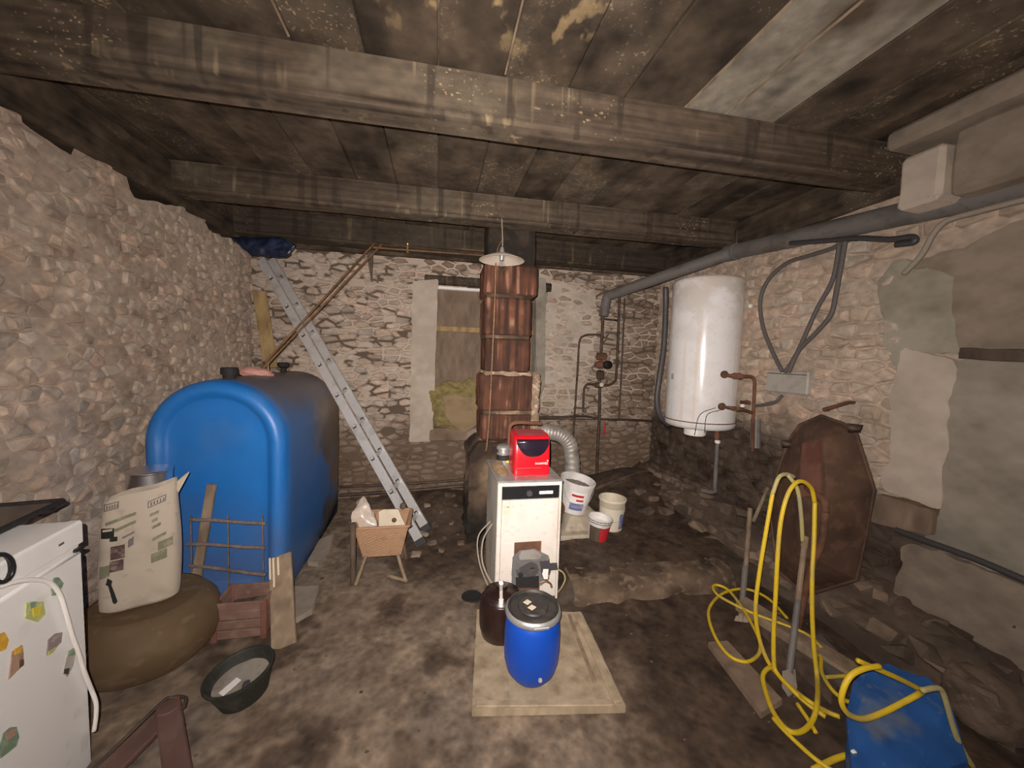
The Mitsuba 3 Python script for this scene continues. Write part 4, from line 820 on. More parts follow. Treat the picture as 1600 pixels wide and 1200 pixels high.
single('low_pipe', tube([at(x_, y_, x=XR - .10) for x_, y_ in ((1400, 828), (1440, 843), (1520, 872), (1600, 906), (1700, 950))], .016, 8, 3), 'm_dark_grey', 'dark pipe slanting along the right wall under the large grey patch of render', 'pipe')
# ------------------------------------------------------------------ cables and junction box on the right wall
t = thing('junction_box', 'dusty grey junction box on the right wall with three cables running into its top', 'junction box')
jb0, jb1 = at(1198, 577, x=XR - .07), at(1260, 618, x=XR - .07)
part(t, 'box', rbox(XR - .07, XR + .01, min(jb0[1], jb1[1]), max(jb0[1], jb1[1]), jb1[2], jb0[2], .008), 'm_box')
part(t, 'lid_line', rbox(XR - .074, XR - .068, min(jb0[1], jb1[1]) + .01, max(jb0[1], jb1[1]) - .01, jb0[2] - .03, jb0[2] - .024, .001), 'm_grey_cable')
part(t, 'lower_cable', tube([at(1222, 618, x=XR - .05), at(1212, 628, x=XR - .06), at(1196, 632, x=XR - .07), at(1180, 634, x=XR - .07)], .012, 8, 4), 'm_grey_cable')
for pts, lab, r_ in (([(1330, 372), (1300, 388), (1262, 400), (1228, 412), (1200, 438), (1188, 470), (1192, 510), (1205, 545), (1222, 580)], 'grey cable looping out to the left above the junction box', .014),
                     ([(1312, 370), (1309, 400), (1300, 440), (1278, 480), (1262, 515), (1245, 552), (1226, 582)], 'middle one of the grey cables hanging above the junction box', .013),
                     ([(1322, 370), (1315, 410), (1306, 460), (1298, 492), (1275, 520), (1248, 548), (1232, 582)], 'right hand one of the grey cables hanging above the junction box', .014)):
    single('electric_cable', tube([at(x_, y_, x=XR - .075 - (.012 if i in (0, len(pts) - 1) else .0)) for i, (x_, y_) in enumerate(pts)], r_, 8, 5), 'm_grey_cable', lab, 'cable', smooth=True)
single('electric_cable', tube([at(x_, y_, x=XR - .13) for x_, y_ in ((1412, 428), (1440, 398), (1458, 366), (1480, 345), (1530, 330), (1600, 312), (1700, 290))], .013, 8, 5), 'm_pale_cable', 'pale cable curving up to the upper right under the drain pipe', 'cable', smooth=True)
single('electric_cable', tube([at(x_, y_, x=XR - .10) for x_, y_ in ((1235, 380), (1290, 376), (1340, 372), (1390, 374), (1425, 370), (1428, 378), (1400, 382))], .015, 8, 5), 'm_dark_grey', 'dark tube running level on the wall just below the drain pipe', 'cable', smooth=True)  # dark tube added in the shadow region below the drain pipe

# ------------------------------------------------------------------ fridge, bottom left
P0, FN, FD, FH = np.array([-1.165, 1.50]), np.array([.105, -.995]), np.array([.995, .105]), .905
def fr_(m):           # local: x = along the front towards the viewer, y = out of the front, z
    m = m.copy(); v = np.array(m.vertices); m.vertices = np.c_[P0[0] + FN[0] * v[:, 0] + FD[0] * v[:, 1], P0[1] + FN[1] * v[:, 0] + FD[1] * v[:, 1], v[:, 2]]; m.fix_normals(); return m
t = thing('refrigerator', 'small white refrigerator with stickers on its door, at the left edge', 'refrigerator')
part(t, 'cabinet', fr_(rbox(0, .56, -.50, -.035, .02, FH - .03, .008)), 'm_fridge')
part(t, 'worktop', fr_(rbox(-.002, .562, -.505, -.006, FH - .032, FH, .008)), 'm_fridge')
part(t, 'top_fascia', fr_(hull([(x_, y_, z_) for x_ in (-.002, .562) for y_, z_ in ((-.006, FH), (.0, FH - .008), (.0, FH - .075), (-.03, FH - .082), (-.03, FH))])), 'm_fridge')
part(t, 'handle_groove', fr_(rbox(.004, .556, -.034, -.008, FH - .10, FH - .08, .002)), 'm_fridge', label='grip groove under the top')  # same enamel as the door
part(t, 'door', fr_(rbox(0, .56, -.033, .0, .03, FH - .098, .010)), 'm_fridge', smooth=40)
part(t, 'door_seal', fr_(rbox(.004, .556, -.040, -.032, .03, FH - .09, .001)), 'm_grey_cable')
part(t, 'hinge', fr_(rbox(-.004, .03, -.02, .004, FH - .099, FH - .088, .003)), 'm_black', label='dark hinge')
part(t, 'badge', fr_(rbox(.075, .095, -.001, .002, FH - .045, FH - .038, .001)), 'm_grey_cable', label='small grey badge')
part(t, 'back_trim', fr_(rbox(-.003, .56, -.515, -.500, .05, FH + .012, .004)), 'm_black_matt', label='black back edge')
def on_fridge(px, py, off=.0):
    d = ray(px, py); n3 = np.array([FD[0], FD[1], 0]); o = np.array([P0[0], P0[1], 0]) + n3 * off
    return EYE + d * (((o - EYE) @ n3) / (d @ n3))
def magnet(label, outline, bsdf, extra=(), cat_='sticker'):
    """A thin sticker or magnet: its outline in picture pixels on the door."""
    n3 = np.array([FD[0], FD[1], 0]); t = thing('fridge_sticker', label, cat_)
    P = [on_fridge(*q) for q in outline]; part(t, 'sheet', hull([p + n3 * o for p in P for o in (.0004, .003)]), bsdf)
    for ol, b, nm in extra:
        Q = [on_fridge(*q) for q in ol]; part(t, nm, hull([p + n3 * o for p in Q for o in (.003, .005)]), b)
magnet('lime green square sticker on the refrigerator door', [(40, 942), (66, 940), (69, 960), (58, 972), (38, 966)], 'm_lime_mag', [([(48, 950), (60, 948), (60, 962), (50, 964)], 'm_yellow', 'patch'), ([(44, 941), (54, 940), (53, 948), (45, 952)], 'm_green_mag', 'patch')])
magnet('orange round sticker at the very left of the refrigerator door', [(-6, 992), (5, 988), (12, 1000), (8, 1014), (-4, 1020)], 'm_orange_mag')
magnet('brown figure shaped sticker low on the refrigerator door', [(18, 1018), (33, 1008), (35, 1022), (34, 1040), (12, 1062), (18, 1035)], 'm_brown_mag', [([(28, 1032), (34, 1030), (34, 1040), (28, 1044)], 'm_rust', 'patch'), ([(20, 1014), (32, 1010), (30, 1020), (20, 1024)], 'm_orange_mag', 'patch')])
magnet('mauve diamond shaped sticker on the refrigerator door', [(74, 1000), (85, 990), (96, 988), (94, 1004), (72, 1025)], 'm_purple_mag', [([(74, 1018), (88, 1010), (80, 1020), (72, 1025)], 'm_lime_mag', 'patch')])
magnet('grey and white bottle shaped sticker beside the white cord', [(104, 1022), (112, 1013), (117, 1014), (113, 1040), (104, 1058), (97, 1052)], 'm_box', [([(105, 1017), (115, 1014), (114, 1024), (103, 1026)], 'm_green_mag', 'patch'), ([(98, 1046), (106, 1044), (104, 1054), (98, 1053)], 'm_dark_grey', 'patch')])
magnet('grey green oval sticker near the foot of the refrigerator door', [(4, 1146), (14, 1137), (24, 1136), (28, 1152), (24, 1166), (0, 1185), (-4, 1170)], 'm_green_mag', [([(6, 1146), (20, 1138), (22, 1148), (8, 1158)], 'm_brown_mag', 'patch')])
magnet('green leaf shaped sticker under the white cord near the top of the door', [(79, 922), (83, 903), (90, 902), (98, 912), (96, 916), (88, 930), (80, 931)], 'm_green_mag')
n3 = np.array([FD[0], FD[1], 0])
cordp = [on_fridge(x_, y_, .012) for x_, y_ in ((-60, 940), (0, 917), (30, 908), (58, 906), (80, 912), (94, 930), (103, 958), (112, 990), (122, 1018), (132, 1050), (143, 1078))] + [on_fridge(150, 1098, .02), on_fridge(150, 1120, .02), on_fridge(147, 1142, .015)]
single('power_cord', tube(cordp, .0062, 8, 5), 'm_white', 'white power cord looping over the front of the refrigerator', 'cord', smooth=True)
cpts = [on_fridge(2 + 15 * math.cos(a) * (1 + .04 * a), 888 - 22 * math.sin(a), .012 + .0015 * a) for a in np.linspace(-2.4, 10.5, 44)]
single('black_cable', tube(cpts, .0055, 6, 2), 'm_black', 'black coiled cable hanging at the left edge of the refrigerator front', 'cable', smooth=True)
# framed pane lying on the fridge
t = thing('picture_frame', 'dark framed glass pane lying aslant on top of the refrigerator', 'frame')
q0, q1, q2, q3 = at(99, 781, z=FH + .05), at(-50, 797, z=FH + .07), at(-60, 868, z=FH + .03), at(94, 792, z=FH + .03)
q3 = q0 + (np.array([.06, -.012, -.02])); zf = FH + .03
k0 = at(99, 782, z=zf); k1 = at(-70, 796, z=zf + .01); k2 = at(-70, 862, z=zf - .01)
ctr = (k0 + k1 + k2) / 3
for a, b in ((k0, k1), (k0, k2), (k1, k2)): part(t, 'frame_bar', bar(a, b, .018, .014), 'm_black_matt')
part(t, 'pane', hull([p + (ctr - p) * .03 + [0, 0, z_] for p in (k0, k1, k2) for z_ in (-.002, .002)]), 'm_pane_dark', label='dusty dark pane')
part(t, 'foot', bar([k0[0] - .03, k0[1] - .005, zf], [k0[0] - .03, k0[1] - .005, FH - .001], .012, .012, up=(0, 1, 0)), 'm_black_matt')

# ------------------------------------------------------------------ vat, paper sack and pot by the left wall
vx, vy = -1.345, 2.055
t = thing('round_vat', 'big brown rounded vat on the floor between the refrigerator and the blue tank', 'vat')
m = lathe([(0, 0), (.19, 0), (.225, .02), (.268, .07), (.285, .13), (.282, .18), (.262, .24), (.225, .285), (.20, .295), (.19, .288), (0, .285)], 48); m = lumpy(m, .006, 6, 2); m.apply_translation([vx, vy, fz(vx, vy) - .005]); part(t, 'body', m, 'm_vat', smooth=50)
hp_ = np.array([vx, vy, .215]) + np.array([math.cos(-1.85), math.sin(-1.85), 0]) * .277
part(t, 'ear', tube([hp_ + [-.03, -.0, 0], hp_ + [-.028, -.025, .0], hp_ + [.028, -.03, .008], hp_ + [.03, -.0, .008]], .009, 8, 4), 'm_vat', label='small lifting ear')
zb = .292; wa = np.array([math.cos(math.radians(24)), math.sin(math.radians(24)), 0]); na = np.array([wa[1], -wa[0], 0]); bc_ = np.array([-1.365, 2.05, zb])
def bag_half(z_): f_ = np.clip(z_ / .57, 0, 1); return .138 - .010 * f_ + .008 * math.sin(f_ * 4), .085 * (1 - .45 * f_) + .012 * math.sin(f_ * 4)
lean = np.array([.0, .05, 0])
def bag_pt(u, s, z_):   # u across, s outwards (-1..1)
    return bc_ + wa * u + na * s + np.array([0, 0, z_]) + lean * z_
rings = []
for z_ in (0.0, .012, .05, .12, .2, .3, .39, .46, .505):
    hw, ht = bag_half(z_); k_ = .9 if z_ == 0 else 1; a = np.linspace(0, 2 * np.pi, 40, endpoint=False); e_ = .55
    rings.append(np.array([bag_pt(hw * k_ * np.sign(math.cos(q)) * abs(math.cos(q)) ** e_, ht * k_ * np.sign(math.sin(q)) * abs(math.sin(q)) ** e_, z_ + (.035 * math.cos(q) + .02 if z_ > .5 else 0) ) for q in a]))
inner = [np.array([p + (r_.mean(0) - p) * [.05, .05, 0] for p in r_]) for r_ in rings[:3:-1]]
t = thing('paper_sack', 'open pale paper sack with green and brown printing standing on the round vat', 'sack')
sk = sub(loft(rings + inner), .03); v_ = np.array(sk.vertices); sk.vertices = v_ + na * ((meshkit.fbm(v_ * 9, 3, 6) - .5) * .022)[:, None]; part(t, 'bag', sk, 'm_sack', smooth=50)
def bag_front(v, off=.004):
    out = []
    for u, z_, w_ in v:
        hw, ht = bag_half(z_); s_ = ht * max(0, 1 - (abs(u) / hw) ** (2 / .55)) ** (.55 / 2)
        p = bag_pt(u, s_ + off + w_, z_); p = p + na * ((float(meshkit.fbm(p[None] * 9, 3, 6)[0]) - .5) * .022); out.append(p)
    return np.array(out)
def printed(pts, bsdf, off=.004, label=None):
    m = sub(trimesh.creation.extrude_polygon(Polygon([(u_ * .78, z_ * .955) for u_, z_ in pts]), .002, engine='earcut'), .025); m.vertices = bag_front(np.array(m.vertices), off); m.fix_normals(); return part(t, 'print', m, bsdf, smooth=40, label=label)
R4 = lambda x0, y0, x1, y1, s=0.0: [(x0, y0), (x1, y0 + s), (x1, y1 + s), (x0, y1)]
for x0, x1, y_, s_ in ((-.155, -.09, .475, .012), (.035, .115, .468, .022)):
    printed(R4(x0, y_, x1, y_ + .004, s_), 'm_print_grey'); printed(R4(x0, y_ + .028, x1, y_ + .032, s_), 'm_print_grey'); printed(R4(x0, y_, x0 + .004, y_ + .032), 'm_print_grey'); printed(R4(x1 - .004, y_ + s_, x1, y_ + .032 + s_), 'm_print_grey')
    for j in range(5): printed(R4(x0 + .012 + j * .012 * (x1 - x0) / .07, y_ + .008 + s_ * (j + 1) / 7, x0 + .018 + j * .012 * (x1 - x0) / .07, y_ + .024 + s_ * (j + 1) / 7), 'm_print_grey')
printed(R4(-.145, .412, -.015, .426, .035), 'm_print_green', label='green stripe'); printed(R4(-.105, .380, -.015, .394, .028), 'm_print_green'); printed(R4(-.07, .345, -.02, .353, .018), 'm_print_grey'); printed(R4(-.045, .30, -.022, .335, .012), 'm_print_grey')
printed(R4(-.162, .355, -.105, .40, .0), 'm_print_dark', label='dark picture'); printed(R4(-.155, .385, -.112, .395, .004), 'm_sack', .006); printed(R4(-.122, .34, -.09, .36), 'm_print_dark', .005)
printed(R4(-.118, .255, -.058, .315, .004), 'm_print_brown', label='brown picture'); printed(R4(-.12, .20, -.062, .249, .004), 'm_print_brown')
printed([(-.165, .17), (-.12, .185), (-.12, .235), (-.165, .225)], 'm_print_green'); printed([(-.128, .175), (-.108, .16), (-.112, .14), (-.085, .06), (-.095, .05), (-.105, .06), (-.125, .14), (-.135, .145)], 'm_print_dark', .005, label='dark plant figure')
for x0, y_, x1, s_ in ((.045, .425, .085, .012), (.055, .395, .08, .01), (.055, .365, .095, .014), (.06, .31, .12, .02)): printed(R4(x0, y_, x1, y_ + .014, s_), 'm_print_green')
printed(R4(.055, .205, .125, .25, .012), 'm_print_green'); printed(R4(.085, .26, .15, .30, .012), 'm_print_green')
part(t, 'ear_flap', hull([bag_pt(.11, .02, .53), bag_pt(.172, .0, .58), bag_pt(.132, .02, .49), bag_pt(.11, -.01, .53), bag_pt(.168, -.008, .582), bag_pt(.130, 0, .49)]), 'm_sack')
t = thing('steel_pot', 'shiny stainless steel cylinder standing behind the paper sack', 'pot')
m = lathe([(0, .288), (.086, .288), (.088, .292), (.088, .862), (.092, .866), (.092, .872), (.087, .876), (.06, .878), (0, .879)], 44); m.apply_translation([-1.415, 2.205, 0]); part(t, 'wall', m, 'm_chrome', smooth=35)
# stake, wire rack, crate and boards in front of the tank
single('wooden_stake', bar(at(300, 945, y=2.33), at(331, 757, y=2.375), .045, .022, up=(0, -1, 0)), 'm_plank', 'grey brown wooden stake leaning on the front of the blue tank', 'stake')
t = thing('wire_rack', 'rusty wire rack with four cross bars standing in front of the blue tank', 'rack')
for (a, b) in (((296, 812), (415, 818)), ((292, 850), (414, 856)), ((296, 884), (415, 898)), ((292, 925), (412, 938))):
    p, q = at(*a, y=2.335), at(*b, y=2.335); part(t, 'cross_bar', lumpy(tube([p, (p * 2 + q) / 3 + [0, 0, .004], (p + 2 * q) / 3, q], .010, 8, 4), .005, 40, int(a[1])), 'm_rack', smooth=True)
for x_ in (298, 356, 410):
    part(t, 'upright', tube([at(x_, 806, y=2.345), at(x_ + 2, 950, y=2.345)], .004, 6), 'm_rack')
t = thing('crate', 'small red brown slatted crate on the floor under the wire rack', 'crate')
kx0, kx1, ky0, ky1 = -1.09, -.86, 2.10, 2.27
for x_ in (kx0, kx1):
    for y_ in (ky0, ky1): part(t, 'corner_post', rbox(x_ - .014, x_ + .014, y_ - .014, y_ + .014, .0, .20, .003), 'm_rust_red')
for z_ in (.03, .08, .13, .175):
    part(t, 'slat', rbox(kx0, kx1, ky0 - .006, ky0 + .006, z_ - .018, z_ + .027, .003), 'm_crate'); part(t, 'slat', rbox(kx1 - .006, kx1 + .006, ky0, ky1, z_ - .018, z_ + .027, .003), 'm_crate'); part(t, 'slat', rbox(kx0 - .006, kx0 + .006, ky0, ky1, z_ - .018, z_ + .027, .003), 'm_crate'); part(t, 'slat', rbox(kx0, kx1, ky1 - .006, ky1 + .006, z_ - .018, z_ + .027, .003), 'm_crate')
part(t, 'bottom', rbox(kx0, kx1, ky0, ky1, .01, .02), 'm_plank_dark')
part(t, 'contents', lumpy(sub(rbox(kx0 + .02, kx1 - .02, ky0 + .015, ky1 - .02, .02, .15, .03), .04), .02, 12, 4), 'm_plank_dark', smooth=True, label='brown rubbish')
t = thing('plank', 'worn board with peeling yellowish paint leaning on the right front corner of the tank', 'board')
p, q = on_floor(444, 1012), at(438, 868, y=2.30)
part(t, 'board', bar(p, q, .115, .022, up=(0, -1, .2)), 'm_plank')
dq = (q - p) / np.linalg.norm(q - p)
for o, L in ((-.05, .12), (-.032, .16), (-.008, .10), (.012, .09)): part(t, 'paint_strip', bar(q - dq * L + [o, -.0125, 0], q - dq * .004 + [o, -.0125, 0], .010, .004, up=(0, -1, .2), b=.001), 'm_label')
single('stick', bar(on_floor(455, 972), at(449, 878, y=2.33), .014, .014, up=(0, -1, 0)), 'm_plank_dark', 'thin dark stick leaning behind the worn painted board', 'stick')
# rubber bowl
bx, by = -.79, 1.735
t = thing('rubber_bowl', 'black rubber bowl with dried plaster and a white paper inside, on the floor', 'bowl')
place = lambda m: xf(m, (bx, by, fz(bx, by) + .016), ry=-9, rx=3)
part(t, 'bowl', place(lathe([(0, 0), (.084, 0), (.09, .006), (.122, .108), (.130, .112), (.130, .120), (.122, .122), (.114, .112), (.084, .016), (0, .014)], 44)), 'm_rubber', smooth=40)
part(t, 'plaster', place(lumpy(sub(lathe([(0, 0), (.10, 0), (.105, .012), (.07, .016), (0, .006)], 30), .02).apply_translation([0, 0, .058]) if False else xf(lathe([(0, .002), (.104, .0), (.106, .016), (.075, .012), (0, .004)], 30), (0, 0, .062)), .005, 30, 2)), 'm_plaster', smooth=50, label='grey dried plaster')
part(t, 'paper', place(xf(rbox(-.018, .018, -.036, .036, 0, .002, .0008), (-.028, -.03, .078), rz=-38, rx=4)), 'm_white', label='small white paper')
part(t, 'pebble', place(xf(rock((.013, .017, .008), 3, 2), (.038, -.04, .08))), 'm_dark_grey', smooth=True)
# rusty A-frame at the lower left
t = thing('trestle_frame', 'rusty brown steel trestle lying at the bottom edge of the picture', 'trestle')
ap = at(263, 1108, z=.13); e1 = at(95, 1278, z=.05); e2 = at(296, 1330, z=.05)
part(t, 'leg', bar(ap - [0, 0, .012], e1, .085, .02, b=.004), 'm_trestle'); part(t, 'leg', bar(ap, e2, .072, .022, b=.006), 'm_trestle')
part(t, 'head', xf(lathe([(0, -.02), (.034, -.02), (.037, -.01), (.037, .008), (.034, .012), (0, .013)], 28), ap), 'm_trestle'); part(t, 'edge_wire', tube([e1 + [-.045, .02, .0], ap + [-.05, .01, .0], ap + [-.02, .052, .0], ap + [.03, .045, .0], ap + [.05, .0, 0]], .006, 6, 4), 'm_iron')
part(t, 'foot', bar(ap + [.0, .03, -.0], [ap[0], ap[1] + .06, fz(ap[0], ap[1])], .04, .02, up=(1, 0, 0)), 'm_rust')

# ------------------------------------------------------------------ centre: board, drum, canister
pbd = [on_floor(737, 1122), on_floor(977, 1116), on_floor(908, 966), on_floor(745, 962)]
b2 = [p[:2] for p in pbd]
t = thing('floor_board', 'tan wooden board with a raised edge lying on the floor under the blue drum', 'board')
m = trimesh.creation.extrude_polygon(Polygon(b2), .032, engine='earcut'); m = lumpy(sub(m, .06), .003, 9, 2); m.apply_translation([0, 0, .006]); part(t, 'panel', m, 'm_ply', smooth=40)
a, b = np.r_[b2[1], .044] + [-.03, .012, 0], np.r_[b2[2], .044] + [-.03, -.01, 0]
part(t, 'edge_batten', bar(a, b, .04, .016), 'm_ply'); part(t, 'edge_batten', bar(a + [-.055, .12, -.004], b + [-.05, 0, -.004], .018, .008), 'm_plank')
part(t, 'edge_batten', bar(np.r_[b2[0], .042] + [.02, .018, 0], np.r_[b2[1], .042] + [-.05, .018, 0], .03, .01), 'm_ply')
dx, dy, dz = .448, 1.625, .038
t = thing('blue_drum', 'bright blue drum with black lid and metal clamp ring in the middle of the floor', 'drum')
m = lathe([(0, 0), (.070, 0), (.088, .008), (.112, .04), (.124, .085), (.1275, .14), (.127, .22), (.123, .262), (.116, .284), (.110, .292), (.110, .30)], 56); m.apply_translation([dx, dy, dz]); part(t, 'body', m, 'm_blue_drum', smooth=60)
m = lathe([(.108, .297), (.122, .296), (.127, .302), (.128, .312), (.125, .322), (.118, .327), (.112, .322)], 56); m.apply_translation([dx, dy, dz]); k = part(t, 'clamp_ring', m, 'm_galva', smooth=60, label='galvanised clamp ring')
part(k, 'lever', xf(rbox(-.03, .04, -.006, .006, -.006, .006, .003), (dx - .0, dy - .128, dz + .312)), 'm_galva')
m = lathe([(.117, .322), (.115, .335), (.108, .337), (.103, .326), (.07, .324), (.066, .331), (0, .331)], 56); m.apply_translation([dx, dy, dz]); k = part(t, 'lid', m, 'm_lid', smooth=40, label='black lid')
for ox, oy in ((-.022, .022), (-.01, -.018)): part(k, 'paper_label', xf(rbox(-.016, .016, -.014, .014, .332, .3335, .0006), (dx + ox, dy + oy, dz), rz=38), 'm_label', label='small pale label')
p = np.array([dx + .01, dy - .1265, dz + .075]); part(t, 'spot', hull([p + [a * .009, -c, b * .009] for a, b in ((1, 0), (.7, .7), (0, 1), (-.7, .7), (-1, 0), (-.7, -.7), (0, -1), (.7, -.7)) for c in (-.004, .003)]), 'm_box', label='small white spot')
cx, cy = .352, 1.905
t = thing('brown_canister', 'dark brown glossy canister with a white tap behind the blue drum', 'canister')
m = lathe([(0, 0), (.08, 0), (.10, .012), (.113, .06), (.116, .14), (.112, .20), (.092, .235), (.055, .252), (.03, .258), (.03, .275), (0, .277)], 44); m.apply_translation([cx, cy, .03]); part(t, 'body', m, 'm_brown_can', smooth=60)
for z_, r_ in ((.212, .110), (.236, .095)): part(t, 'ridge', tube([(cx + r_ * math.cos(a), cy + r_ * math.sin(a), .03 + z_) for a in np.linspace(3.6, 5.4, 12)], .003, 6), 'm_brown_can')
p = at(783, 940, y=1.79); p2 = at(783, 925, y=1.81); p3 = at(783, 911, y=1.86)
k = part(t, 'tap', tube([p - [0, 0, .012], p + [0, 0, .012]], .012, 12), 'm_white', label='white plastic tap'); part(k, 'stem', tube([p, p2, p3 - [0, 0, .01]], .008, 10), 'm_box'); part(k, 'cap', xf(rock((.012, .012, .010), 2, 2), p3), 'm_white', smooth=True)
p = on_floor(737, 933); single('spot_disc', xf(lathe([(0, 0), (.062, 0), (.066, .006), (.06, .012), (.05, .008), (0, .008)], 30), (p[0], p[1], p[2] - .002)), 'm_black_matt', 'black disc for a dark spot on the floor left of the brown canister', 'disc')  # thin disc standing in for a dark spot on the floor

# ------------------------------------------------------------------ wicker basket on its stand
t = thing('wicker_basket', 'orange brown wicker basket on a low stand at the foot of the ladder', 'basket')
wx0, wx1, wy0, wy1, wz0, wz1 = -.51, -.17, 2.52, 2.80, .155, .365
def rect(f_, z_, ins=0.0):
    cxx, cyy = (wx0 + wx1) / 2, (wy0 + wy1) / 2; hx, hy = (wx1 - wx0) / 2 * f_ - ins, (wy1 - wy0) / 2 * f_ - ins; P = []
    for sx, sy in ((-1, -1), (1, -1), (1, 1), (-1, 1)):
        P.append((cxx + sx * hx, cyy + sy * hy))
    out = []
    for i in range(4):
        a, b = np.array(P[i]), np.array(P[(i + 1) % 4])
        for s_ in np.linspace(.02, .98, 14): out.append(np.r_[a + (b - a) * s_, z_])
    return np.array(out)
rings = []; nz = 44
for i in range(nz + 1):
    f_ = i / nz; r_ = rect(.72 + .28 * f_, wz0 + (wz1 - wz0) * f_); row = i // 2
    o = np.array([[((-1) ** (row + j)) * .0018 if i % 2 else -.0015] for j in range(len(r_))]); c_ = r_.mean(0); d_ = (r_ - c_) * [1, 1, 0]; d_ /= np.linalg.norm(d_, axis=1, keepdims=True); rings.append(r_ + d_ * o)
part(t, 'woven_side', loft(rings + [rect(.72 + .28 * f_, wz0 + .012 + (wz1 - wz0 - .012) * f_, .012) for f_ in (1, .5, 0)]), 'm_wicker', smooth=False)
rr = rect(1.01, wz1 + .004); part(t, 'rim', tube(np.vstack([rr, rr[:1]]), .010, 8), 'm_wicker', smooth=True)
for x_, y_ in ((wx0 + .0, wy0 - .012), (wx1 - .06, wy1 + .01)): part(t, 'post', axis_lathe([(0, 0), (.018, 0), (.017, .36), (.022, .37), (.020, .395), (.01, .405), (0, .406)], (x_, y_, .01), (x_, y_, 1), 14), 'm_plank_dark', label='round topped dark wooden post')
for sx, ex in ((-.44, -.49), (-.24, -.18)): part(t, 'leg', tube([(sx, wy0 + .04, wz0 + .01), (sx + (ex - sx) * .5, wy0 + .0, .09), (ex, wy0 - .03, .015)], .011, 8, 4), 'm_plank')
part(t, 'foot_bar', tube([(-.30, wy0 + .02, .03), (-.17, wy0 - .035, .018)], .011, 8), 'm_plank'); part(t, 'rear_leg', bar((-.47, wy1, .0), (-.45, wy1 - .02, wz0 + .02), .02, .02, up=(0, 1, 0)), 'm_plank_dark'); part(t, 'rear_leg', bar((-.2, wy1, .0), (-.23, wy1 - .02, wz0 + .02), .02, .02, up=(0, 1, 0)), 'm_plank_dark')
q = lambda x_, y_, Y: at(x_, y_, y=Y)
single('plastic_bag', lumpy(sub(hull([q(549, 800, 2.62), q(548, 828, 2.60), q(590, 822, 2.6), q(586, 800, 2.66), q(568, 774, 2.72), q(560, 782, 2.76), q(575, 786, 2.66), q(590, 818, 2.74), q(556, 820, 2.76)]), .025), .015, 18, 2), 'm_bag_clear', 'crumpled clear plastic bag in the left of the wicker basket', 'bag', smooth=True)
t = thing('plastic_canister', 'dirty white plastic canister lying in the right of the wicker basket', 'canister')
part(t, 'body', lumpy(sub(hull([q(x_, y_, Y) for Y in (2.60, 2.74) for x_, y_ in ((592, 800), (600, 796), (622, 796), (634, 822), (632, 832), (592, 832))]), .03), .004, 20, 1), 'm_cream', smooth=40)
p = q(616, 812, 2.60); part(t, 'hole', axis_lathe([(0, 0), (.014, 0), (.016, .008), (.010, .01), (.01, .004), (0, .004)], p, p - [0, 1, 0], 14), 'm_rust', label='dark spout')

# ------------------------------------------------------------------ right: wheelbarrow, hose, shovels, drum, boards
t = thing('wheelbarrow', 'rusty brown wheelbarrow tray stood on end against the right wall', 'wheelbarrow')
rim = [at(1283, 650, x=2.36), at(1318, 662, x=2.38), at(1336, 674, x=2.37), at(1366, 766, x=2.36), at(1351, 838, x=2.34), at(1338, 905, x=2.28), at(1260, 930, x=2.20), at(1214, 890, x=2.18), at(1204, 800, x=2.26), at(1213, 745, x=2.30), at(1230, 694, x=2.34), at(1250, 664, x=2.36)]
bot = [at(1256, 690, x=2.20), at(1286, 684, x=2.20), at(1293, 700, x=2.18), at(1292, 780, x=2.06), at(1268, 872, x=1.98), at(1246, 868, x=2.0), at(1244, 760, x=2.10)]
hm = hull(rim + bot); inn = hull([np.array(p) + [.012, 0, 0] for p in rim] + [np.array(p) + [.008, 0, 0] for p in bot])
part(t, 'tray', lumpy(sub(hm, .035), .006, 9, 3), 'm_rust_sheet', smooth=28)
pn = [p + (p - np.mean(rim, 0)) * .0 for p in (at(1254, 692, x=2.192), at(1281, 687, x=2.192), at(1283, 770, x=2.068), at(1249, 778, x=2.068))]
part(t, 'bottom_panel', hull([p + o for p in pn for o in (np.array([-.006, -.003, 0]), np.array([.015, 0, 0]))]), 'm_rust_red', label='lighter red brown panel of the tray bottom')  # lighter red brown than the rest of the tray
for a, b in zip(rim, rim[1:] + rim[:1]): pass
part(t, 'rim', tube(rim + rim[:1], .011, 8), 'm_rust_sheet', smooth=True)
for x_, y_, X in ((1229, 693, 2.30), (1333, 668, 2.33)):
    p = at(x_, y_, x=X); part(t, 'leg_end', hull([p + np.array(o) for o in ((.03, -.03, .02), (-.03, .02, .015), (-.03, .0, -.03), (.03, -.02, -.025), (0, -.03, 0), (0, .03, .02))]), 'm_iron')
part(t, 'handle', tube([at(1262, 762, x=2.08), at(1274, 773, x=1.95), at(1288, 784, x=1.9), at(1290, 800, x=1.9)], .017, 10, 4), 'm_rust', smooth=True)
part(t, 'handle', tube([at(1290, 800, x=1.9), at(1284, 845, x=1.92), at(1268, 890, x=1.95), at(1256, 935, x=1.97), at(1246, 985, x=1.98)], .017, 10, 4), 'm_rust', smooth=True)
part(t, 'brace', bar(at(1316, 676, x=2.345) , at(1312, 708, x=2.30), .012, .006, up=(-1, 0, 0)), 'm_rust_red')
p, q = at(1288, 640, x=XR - .05), at(1326, 629, x=XR - .05); single('iron_rod', tube([p + [.08, 0, 0], p, q, q + [.08, 0, 0]], .010, 8), 'm_rust', 'short rusty iron rod fixed to the right wall above the wheelbarrow tray', 'rod')
